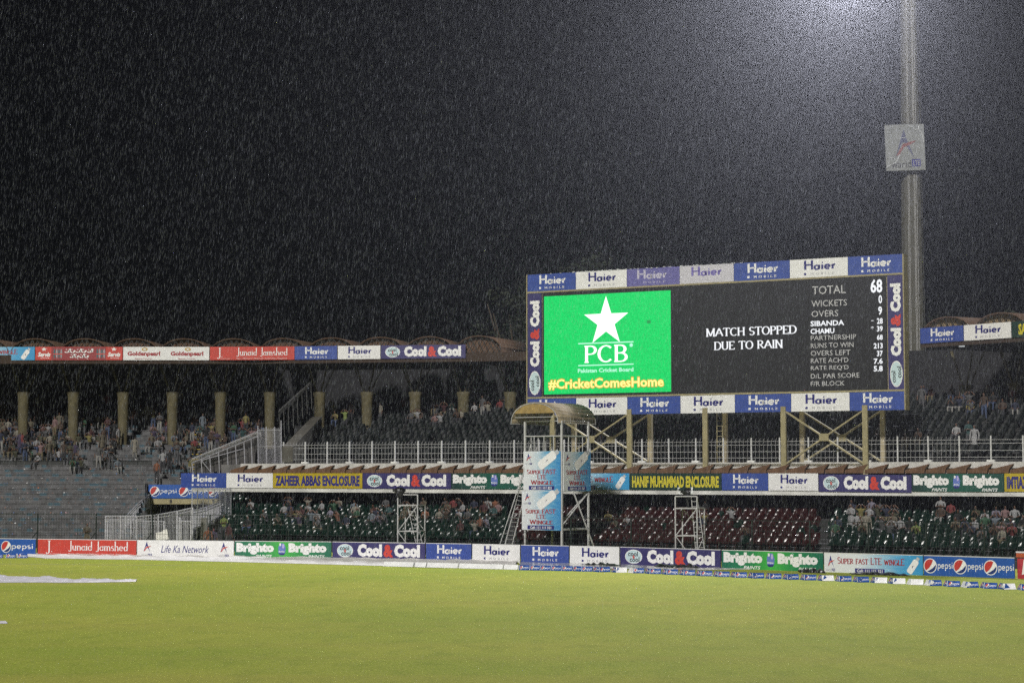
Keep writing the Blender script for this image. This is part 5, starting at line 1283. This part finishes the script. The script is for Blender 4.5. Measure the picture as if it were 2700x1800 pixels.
for px, fy, pose, sh, tr_, cap, rz, lab in (
    (355, 1207, 'kurta', 'cream', 'white', '', math.pi, 'lone man in cream long shirt standing with his back turned, low on the terrace'),
    (429, 1252, 'standing', 'white', 'dark', '', 3.0, None), (413, 1272, 'standing', 'orange', 'dark', '', 2.8, None), (447, 1252, 'standing', 'black', 'dark', '', .3, None), (466, 1222, 'folded', 'grey', 'grey', '', -.4, None),
    (388, 1126, 'kurta', 'cream', 'khaki', '', .5, None), (352, 1128, 'standing', 'orange', 'dark', '', .2, None), (369, 1127, 'standing', 'grey', 'khaki', '', 0, None), (332, 1139, 'kurta', 'white', 'white', '', 2.6, None),
    (404, 1140, 'folded', 'yellow', 'blue', '', 0, None), (197, 1138, 'folded', 'maroon', 'khaki', '', 0, None), (176, 1136, 'standing', 'grey', 'dark', '', .4, None), (270, 1193, 'kurta', 'khaki', 'khaki', 'white', .6, None),
    (143, 1192, 'kurtafold', 'olive', 'olive' if False else 'khaki', '', .9, None), (58, 1204, 'standing', 'red', 'blue', '', 0, None), (107, 1224, 'raised', 'pink', 'khaki', 'white', 0, None), (130, 1222, 'standing', 'khaki', 'grey', '', .7, None),
    (312, 1180, 'standing', 'white', 'khaki', '', 1.2, None), (281, 1098, 'folded', 'red', 'dark', '', 0, None), (156, 1150, 'kurta', 'khaki', 'khaki', '', 0, None), (534, 1152, 'kurta', 'pale blue', 'pink' if False else 'grey', 'white', .5, None),
    (575, 1132, 'kurta', 'lilac', 'white', '', -.5, None), (198, 1228, 'standing', 'purple', 'dark', '', 0, None), (168, 1226, 'standing', 'brown', 'dark', '', 0, None), (185, 1224, 'folded', 'olive', 'dark', '', 0, None),
    (88, 1118, 'standing', 'dark blue', 'dark', '', 0, None), (62, 1112, 'folded', 'grey', 'dark', '', 0, None), (225, 1118, 'standing', 'teal', 'dark', '', 0, None), (600, 1118, 'standing', 'orange', 'dark', '', 0, None), (648, 1108, 'folded', 'white', 'grey', '', 0, None),
    (660, 1100, 'standing', 'pale blue', 'dark', '', 0, None), (476, 1170, 'standing', 'black', 'dark', '', .4, None), (640, 1118, 'standing', 'white', 'dark', '', 0, None), (100, 1098, 'standing', 'lilac', 'dark', '', 0, None), (110, 1100, 'standing', 'grey', 'dark', '', 0, None)):
    on_terrace(px, terr_row(px, fy), pose, sh, tr_, cap, rz, lab)
rng = random.Random(5)
MUTED = ['black', 'black', 'black', 'grey', 'grey', 'dark blue', 'dark blue', 'olive', 'olive', 'brown', 'brown', 'maroon', 'teal', 'khaki', 'white', 'cream', 'pale blue', 'purple', 'green', 'pink', 'yellow', 'red']
taken = []
def free(px, i, w=13):
    if any(abs(px - a) < w and i == b for a, b in taken): return False
    taken.append((px, i)); return True
spots = []
for k in range(1400):
    zn = rng.random()
    if zn < .52: px = rng.uniform(-10, 310); i = min(26, max(14, int(rng.gauss(21 - .006 * abs(px - 150), 2.9))))
    else: px = rng.uniform(400, 700); i = min(26, max(13 if px < 520 else 17, int(rng.gauss(21, 3))))
    if 318 < px < 400 and i < 23: continue
    if px < 40 and i < 17: continue
    if free(px, i): spots.append((px, i))
    if len(spots) >= 185: break
for px, i in spots:
    pose = rng.choices(('seated', 'leaning', 'covering', 'standing', 'folded', 'kurta'), (5, 4, 3, 1.6, .8, 1))[0]
    on_terrace(px, i, pose, rng.choice(MUTED), rng.choice(list(TROU)), rng.choice(('', '', '', '', '', 'white')), rng.uniform(-.7, .7))
# upper tier of the middle stand
UG = 'spectators in the upper tier'
def on_upper(px, i, pose, sh, tr_, rz=0.0, cap=''):
    d0, z = UROW[i]; s = M.hit(px, 1150, d0 + .3)[0]
    if s < sM(775, d0): return
    where = f'in {ORD[i + 1]} upper tier row ' + (f'by {pillar(px)} pillar' if px < 1385 else ('right of the mast' if px > 2400 else 'under the scoreboard'))
    person(M.w(s, d0 + (.3 if pose in ('seated', 'leaning', 'covering') else .25), z + (.42 if pose in ('seated', 'leaning', 'covering') else 0)), pose, sh, tr_, where, UG, M.ang + rz, cap, True)
for px, i, pose, sh, tr_ in ((838, 6, 'standing', 'white', 'dark'), (925, 10, 'standing', 'orange', 'dark'), (911, 8, 'raised', 'lime', 'dark'), (1083, 9, 'seated', 'grey', 'dark'), (1102, 9, 'covering', 'white', 'dark'), (1147, 8, 'seated', 'pink', 'dark'), (1162, 8, 'covering', 'white', 'dark'),
    (1215, 9, 'seated', 'cream', 'dark'), (1208, 9, 'leaning', 'brown', 'dark'), (1251, 11, 'seated', 'white', 'dark'), (1288, 11, 'covering', 'cream', 'dark'), (1318, 12, 'seated', 'red', 'dark'), (1332, 12, 'folded', 'black', 'dark'), (873, 11, 'kurta', 'grey', 'grey'), (990, 12, 'seated', 'maroon', 'dark'),
    (1578, 2, 'standing', 'grey', 'grey'), (2390, 1, 'leaning', 'khaki', 'khaki'), (2570, 1, 'kurta', 'white', 'dark'), (2424, 2, 'leaning', 'brown', 'khaki'), (2555, 2, 'folded', 'teal', 'grey'), (2522, 3, 'seated', 'white', 'dark'), (2320, 3, 'seated', 'grey', 'dark'), (2645, 9, 'seated', 'brown', 'dark'), (2560, 9, 'seated', 'yellow', 'dark')):
    on_upper(px, i, pose, sh, tr_)
for k in range(30):
    px = rng.choice((rng.uniform(850, 1340), rng.uniform(2430, 2700))); on_upper(px, rng.randint(9, 13), rng.choice(('seated', 'leaning', 'covering', 'standing')), rng.choice(MUTED), rng.choice(list(TROU)), rng.uniform(-.5, .5))
# lower tier
LG = 'spectators in the lower tier'
def on_lower(px, i, pose, sh, tr_, rz=0.0, cap='', label=None):
    d0, z = LROW[i]; s = M.hit(px, 1410, d0 + .3)[0]; sit = pose in ('seated', 'leaning', 'covering')
    if sit:
        s = min((c[2] for c in cand if c[1] == i), key=lambda q: abs(q - s))
        if (i, round(s, 2)) in occupied: return
        occupied.add((i, round(s, 2)))
    person(M.w(s, d0 + (.22 if sit else .3), z + (.42 if sit else 0)), pose, sh, tr_, f'in {ORD[i]} seat row {zone(px)}', LG, M.ang + rz, cap, True, label)
for px, i, pose, sh, tr_ in ((755, 6, 'seated', 'white', 'dark'), (672, 7, 'leaning', 'white', 'dark'), (700, 4, 'leaning', 'grey', 'grey'), (776, 5, 'seated', 'brown', 'grey'), (797, 5, 'leaning', 'maroon', 'khaki'), (826, 6, 'leaning', 'white', 'grey'), (850, 7, 'seated', 'white', 'dark'), (838, 4, 'leaning', 'white', 'grey'),
    (868, 5, 'seated', 'lilac', 'white'), (890, 4, 'covering', 'orange', 'dark'), (933, 7, 'seated', 'pale blue', 'dark'), (948, 5, 'seated', 'green', 'dark'), (985, 4, 'seated', 'pale blue', 'dark'), (1000, 6, 'leaning', 'maroon', 'dark'), (1012, 8, 'seated', 'grey', 'dark'), (1131, 5, 'seated', 'orange', 'dark'), (1152, 5, 'seated', 'cream', 'dark'),
    (1176, 5, 'covering', 'brown', 'dark'), (1193, 8, 'seated', 'red', 'dark'), (1213, 5, 'leaning', 'white', 'dark'), (1228, 5, 'seated', 'grey', 'dark'), (1271, 3, 'seated', 'orange', 'dark'), (1292, 3, 'leaning', 'lilac', 'dark'), (1295, 6, 'seated', 'teal', 'dark'), (1600, 7, 'seated', 'cream', 'dark'), (1602, 5, 'leaning', 'yellow', 'dark'), (1668, 4, 'leaning', 'white', 'dark'),
    (1627, 3, 'leaning', 'olive', 'dark'), (1868, 5, 'covering', 'yellow', 'dark'), (1450, 4, 'folded', 'grey', 'dark'), (1466, 4, 'standing', 'khaki', 'dark'), (2245, 5, 'kurtafold', 'white', 'white'), (2284, 3, 'kurta', 'cream', 'white'), (2345, 5, 'seated', 'khaki', 'dark'), (2363, 4, 'leaning', 'white', 'dark'), (2382, 4, 'seated', 'white', 'dark'), (2404, 4, 'seated', 'black', 'dark'),
    (2410, 3, 'leaning', 'lime', 'dark'), (2482, 7, 'folded', 'white', 'dark'), (2564, 4, 'seated', 'white', 'dark'), (2540, 4, 'leaning', 'dark blue', 'dark'), (2600, 6, 'leaning', 'white', 'khaki'), (2610, 5, 'seated', 'green', 'dark'), (2625, 7, 'leaning', 'lilac', 'dark'), (2642, 3, 'covering', 'pink', 'dark'), (2662, 3, 'leaning', 'red', 'dark'), (2675, 7, 'seated', 'white', 'dark'),
    (2508, 8, 'seated', 'red', 'dark'), (2300, 7, 'standing', 'lilac', 'grey'), (2330, 8, 'seated', 'grey', 'dark')):
    on_lower(px, i, pose, sh, tr_, rng.uniform(-.3, .3))
for k in range(88):
    px = rng.choices((rng.uniform(640, 1330), rng.uniform(1400, 2150), rng.uniform(2180, 2700)), (5, .8, 3))[0]; on_lower(px, rng.choice((2, 3, 4, 5, 5, 6, 6, 7, 7, 8, 8, 9)), rng.choice(('seated', 'seated', 'leaning', 'covering')), rng.choice(MUTED + ['white', 'cream', 'lilac']), rng.choice(list(TROU)), rng.uniform(-.5, .5), rng.choice(('', '', '', 'white')))
# guards and others by name
def solo(px, fy, Y, pose, sh, tr_, rz, cap, lab):
    q = P(px, fy, Y); person(q, pose, sh, tr_, '', 'people standing near the entrance', rz, cap, False, lab)
solo(562, 1462, 115.0, 'standing', 'purple', 'dark', 2.8, 'red', 'person in purple top and red cap standing by the wire cage')
solo(590, 1425, 119.0, 'folded', 'lime', 'dark', .2, '', 'guard in lime safety vest standing beside the entrance pillar')
solo(603, 1452, 116.4, 'standing', 'maroon', 'dark', 2.5, '', 'person in maroon shirt standing right of the red cap')
solo(614, 1455, 116.0, 'leaning', 'white', 'grey', .4, '', 'person in white shirt crouching right of the wire cage')
solo(548, 1462, 114.6, 'standing', 'orange', 'dark', .4, '', 'person in orange top left of the red cap')
solo(229, 1452, 114.0, 'folded', 'khaki', 'khaki', .5, '', 'guard in khaki uniform standing behind the bright red board')
q = behind(2695, 1.3); person(Vector((q.x, q.y, -.2)), 'folded', 'orange', 'dark', '', 'people standing near the entrance', .3, '', False, 'person in bright orange vest at the right edge behind the boards', 1.0)
q = behind(2660, .9); L = 3.0
o = MB().box(0, L, 0, .05, .92, 1.16).build('striped_barrier', mat('barrier_orange', (.45, .1, .03), .5), None, loc=(q.x, q.y, 0), rz=math.atan2((behind(2700, .9) - q).y, (behind(2700, .9) - q).x))
MB().box(0, L, -.02, -.002, 1.12, 1.19).build('white_stripe', TOPW, o); MB().box(.1, .16, 0.06, .1, 0, .92).build('leg', DSTEEL, o); MB().box(L - .2, L - .14, .06, .1, 0, .92).build('leg', DSTEEL, o)
tag(o, 'orange barrier with a white stripe at the right edge behind the boards', 'barrier')
q = behind(2679, 2.2); g = MB().box(0, 2.4, 0, .03, 1.72, 2.42).build('grille_board', mat('grille_white', (.62, .62, .62), .5), None, loc=(q.x, q.y, 0), rz=-.5)
for k in range(16): MB().box(.12 + k * .15, .16 + k * .15, -.03, -.001, 1.74, 2.40).build('slat', mat('slat_grey', (.2, .2, .2), .5), g)
MB().box(.2, .28, .035, .1, 0, 2.3).build('post', DSTEEL, g)
tag(g, 'white slatted board raised on a post at the right edge', 'board')

# seats: the nearest as objects, the rest joined
IND = []; cand.sort(key=lambda c: c[0]); nind = 0; stuff = {'red': MB(), 'green': MB()}; sme = {}
def rotv(V, ang, off): c, s = math.cos(ang), math.sin(ang); return [(x * c - y * s + off[0], x * s + y * c + off[1], z + off[2]) for x, y, z in V]
for dist, i, s, d0, z, px, py in cand:
    red = 1345 < px < 2170 and random.random() > .05; colr = 'red' if red else 'green'; occ = (i, round(s, 2)) in occupied
    base = M.w(s, d0 + .12, z); _, pyt = proj((base.x, base.y, z + .82))
    if nind < 290 and pyt < board_y(px) - 50 and not occ and px < 2705:
        nind += 1; rowz = f'{colr} seats in {ORD[i]} row {zone(px)}'
        if colr not in sme:
            mb = MB(); mb.faces(SV, SF); o = mb.build('stadium_seat', SEATR if red else SEATG, smooth=True); sme[colr] = o.data
        else: o = link('stadium_seat', sme[colr])
        o.location = base; o.rotation_euler = (random.uniform(-.09, .09), 0, M.ang + random.uniform(-.16, .16)); IND.append((px, o, colr, i, rowz))
    else: stuff[colr].faces(rotv(SV, M.ang + random.uniform(-.16, .16), base), SF)
SCN = {}
for px, o, colr, i, rowz in sorted(IND, key=lambda q: q[0]):
    SCN[rowz] = n = SCN.get(rowz, 0) + 1; tag(o, f'{ORD[n]} empty {colr} seat from the left in {ORD[i]} row {zone(px)}', 'seat', rowz)
for k_, m_ in (('red', SEATR), ('green', SEATG)): tag(stuff[k_].build('stadium_seats', m_, smooth=True), f'further rows of {k_} plastic seats in the lower tier', 'seats', kind='stuff')
mb = MB()
for i, (d0, z) in enumerate(UROW):
    s = sM(800, d0) + .2
    while s < 30:
        if random.random() > .09: mb.faces(rotv(SV, M.ang + random.uniform(-.14, .14), M.w(s + random.uniform(-.04, .04), d0 + .3, z)), SF)
        s += .55
tag(mb.build('stadium_seats', SEATD, smooth=True), 'rows of grey green plastic seats in the upper tier', 'seats', kind='stuff')

# ------------------------------------------------------------------ trees far behind
LEAF = mat('leaf_dark', (.014, .02, .008), .7, var=.4, scale=.6)
for px, Y, top, lab in ((1372, 172, 690, 'dim dark tree behind the roof just left of the scoreboard'), (1560, 176, 655, 'dim dark tree whose crown shows above the scoreboard'), (2560, 170, 800, 'dim dark tree behind the right vaulted roof')):
    c = P(px, top, Y); root = thing('tree', lab, 'tree', (c.x, Y, 0)); rg = random.Random(px); H = c.z
    mb = MB().tube((0, 0, 0), (.2, 0, H * .55), .45, 7, .25)
    for k in range(6): a = rg.uniform(0, 6.3); mb.tube((.1, 0, H * .4), (math.cos(a) * 3, math.sin(a) * 2, H * rg.uniform(.6, .85)), .18, 5, .05)
    mb.build('trunk', mat('bark', (.06, .045, .03), .9), root)
    mb = MB()
    cl = [(rg.gauss(0, 2.2), rg.gauss(0, 2), H * rg.uniform(.5, .93), rg.uniform(.8, 1.7)) for _ in range(26)]
    for x, y, z, r in cl:
        for _ in range(80):
            a = Vector((rg.gauss(0, 1), rg.gauss(0, 1), rg.gauss(0, .8))).normalized() * r * rg.uniform(.5, 1.05); q = Vector((x, y, z)) + a; u = Vector((rg.gauss(0, 1), rg.gauss(0, 1), rg.gauss(0, 1))).normalized() * .22; v = u.orthogonal().normalized() * .14
            mb.poly([q - u, q - v, q + u, q + v])
    mb.build('crown', LEAF, root)

# ------------------------------------------------------------------ rain
def rain(N, seed=3):
    rg = np.random.default_rng(seed)
    Y = 14 + 100 * rg.random(N) ** .85
    X = (rg.random(N) * 2 - 1) * (Y * .30 + 1.0); zlo = CAMZ - Y * .118 - .5; zlo = np.maximum(zlo, .1); zhi = CAMZ + Y * .26 + .6
    Z = zlo + (zhi - zlo) * rg.random(N)
    L = (.0014 + .0028 * rg.random(N)) * Y + .01; w = (.000026 + .00004 * rg.random(N) ** 2) * Y
    tx = np.tan(np.radians(rg.normal(7, 3.5, N))); ty = rg.normal(0, .05, N)
    top = np.stack([X + tx * L / 2, Y + ty * L / 2, Z + L / 2], 1); bot = np.stack([X - tx * L / 2, Y - ty * L / 2, Z - L / 2], 1); mid = bot * .7 + top * .3
    a0 = rg.random(N) * 2.1; V = np.empty((N, 5, 3)); V[:, 0] = top; V[:, 4] = bot
    for k in range(3): V[:, 1 + k] = mid + np.stack([np.cos(a0 + k * 2.094) * w, np.sin(a0 + k * 2.094) * w, 0 * w], 1)
    tri = np.array([[0, 1, 2], [0, 2, 3], [0, 3, 1], [4, 2, 1], [4, 3, 2], [4, 1, 3]])
    F = (np.arange(N)[:, None, None] * 5 + tri[None]).reshape(-1)
    me = bpy.data.meshes.new('rain'); me.vertices.add(N * 5); me.vertices.foreach_set('co', V.reshape(-1).astype('f')); nf = N * 6
    me.loops.add(nf * 3); me.loops.foreach_set('vertex_index', F.astype('i')); me.polygons.add(nf); me.polygons.foreach_set('loop_start', np.arange(0, nf * 3, 3, dtype='i'))
    me.update(calc_edges=True); me.materials.append(RAINM)
    o = link('rain', me); return tag(o, 'dense slanting rain streaks falling through the floodlight', 'rain', kind='stuff')
RAINM = bpy.data.materials.new('rain_water'); RAINM.use_nodes = True; _n = RAINM.node_tree; _n.nodes.clear()
_o = _n.nodes.new('ShaderNodeOutputMaterial'); _t = _n.nodes.new('ShaderNodeBsdfTransparent'); _d = _n.nodes.new('ShaderNodeBsdfDiffuse'); _l = _n.nodes.new('ShaderNodeBsdfTranslucent'); _a = _n.nodes.new('ShaderNodeMixShader'); _b = _n.nodes.new('ShaderNodeMixShader')
_d.inputs[0].default_value = (.72, .77, .88, 1); _l.inputs[0].default_value = (.88, .91, 1, 1); _a.inputs[0].default_value = .5; _b.inputs[0].default_value = .125
_n.links.new(_d.outputs[0], _a.inputs[1]); _n.links.new(_l.outputs[0], _a.inputs[2]); _n.links.new(_t.outputs[0], _b.inputs[1]); _n.links.new(_a.outputs[0], _b.inputs[2]); _n.links.new(_b.outputs[0], _o.inputs['Surface'])
rain(130000)
# ------------------------------------------------------------------ haze
hz = MB().box(-105, 105, -8, 225, -1.6, 56).build('haze', [])
hm = bpy.data.materials.new('haze'); hm.use_nodes = True; hn = hm.node_tree; hn.nodes.clear()
ho = hn.nodes.new('ShaderNodeOutputMaterial'); pv = hn.nodes.new('ShaderNodeVolumePrincipled')
pv.inputs['Color'].default_value = (.88, .89, 1.0, 1); pv.inputs['Density'].default_value = .00025; pv.inputs['Anisotropy'].default_value = .81
hn.links.new(pv.outputs[0], ho.inputs['Volume']); hz.data.materials.append(hm); tag(hz, kind='stuff', label='thin wet haze lit by the floodlights')
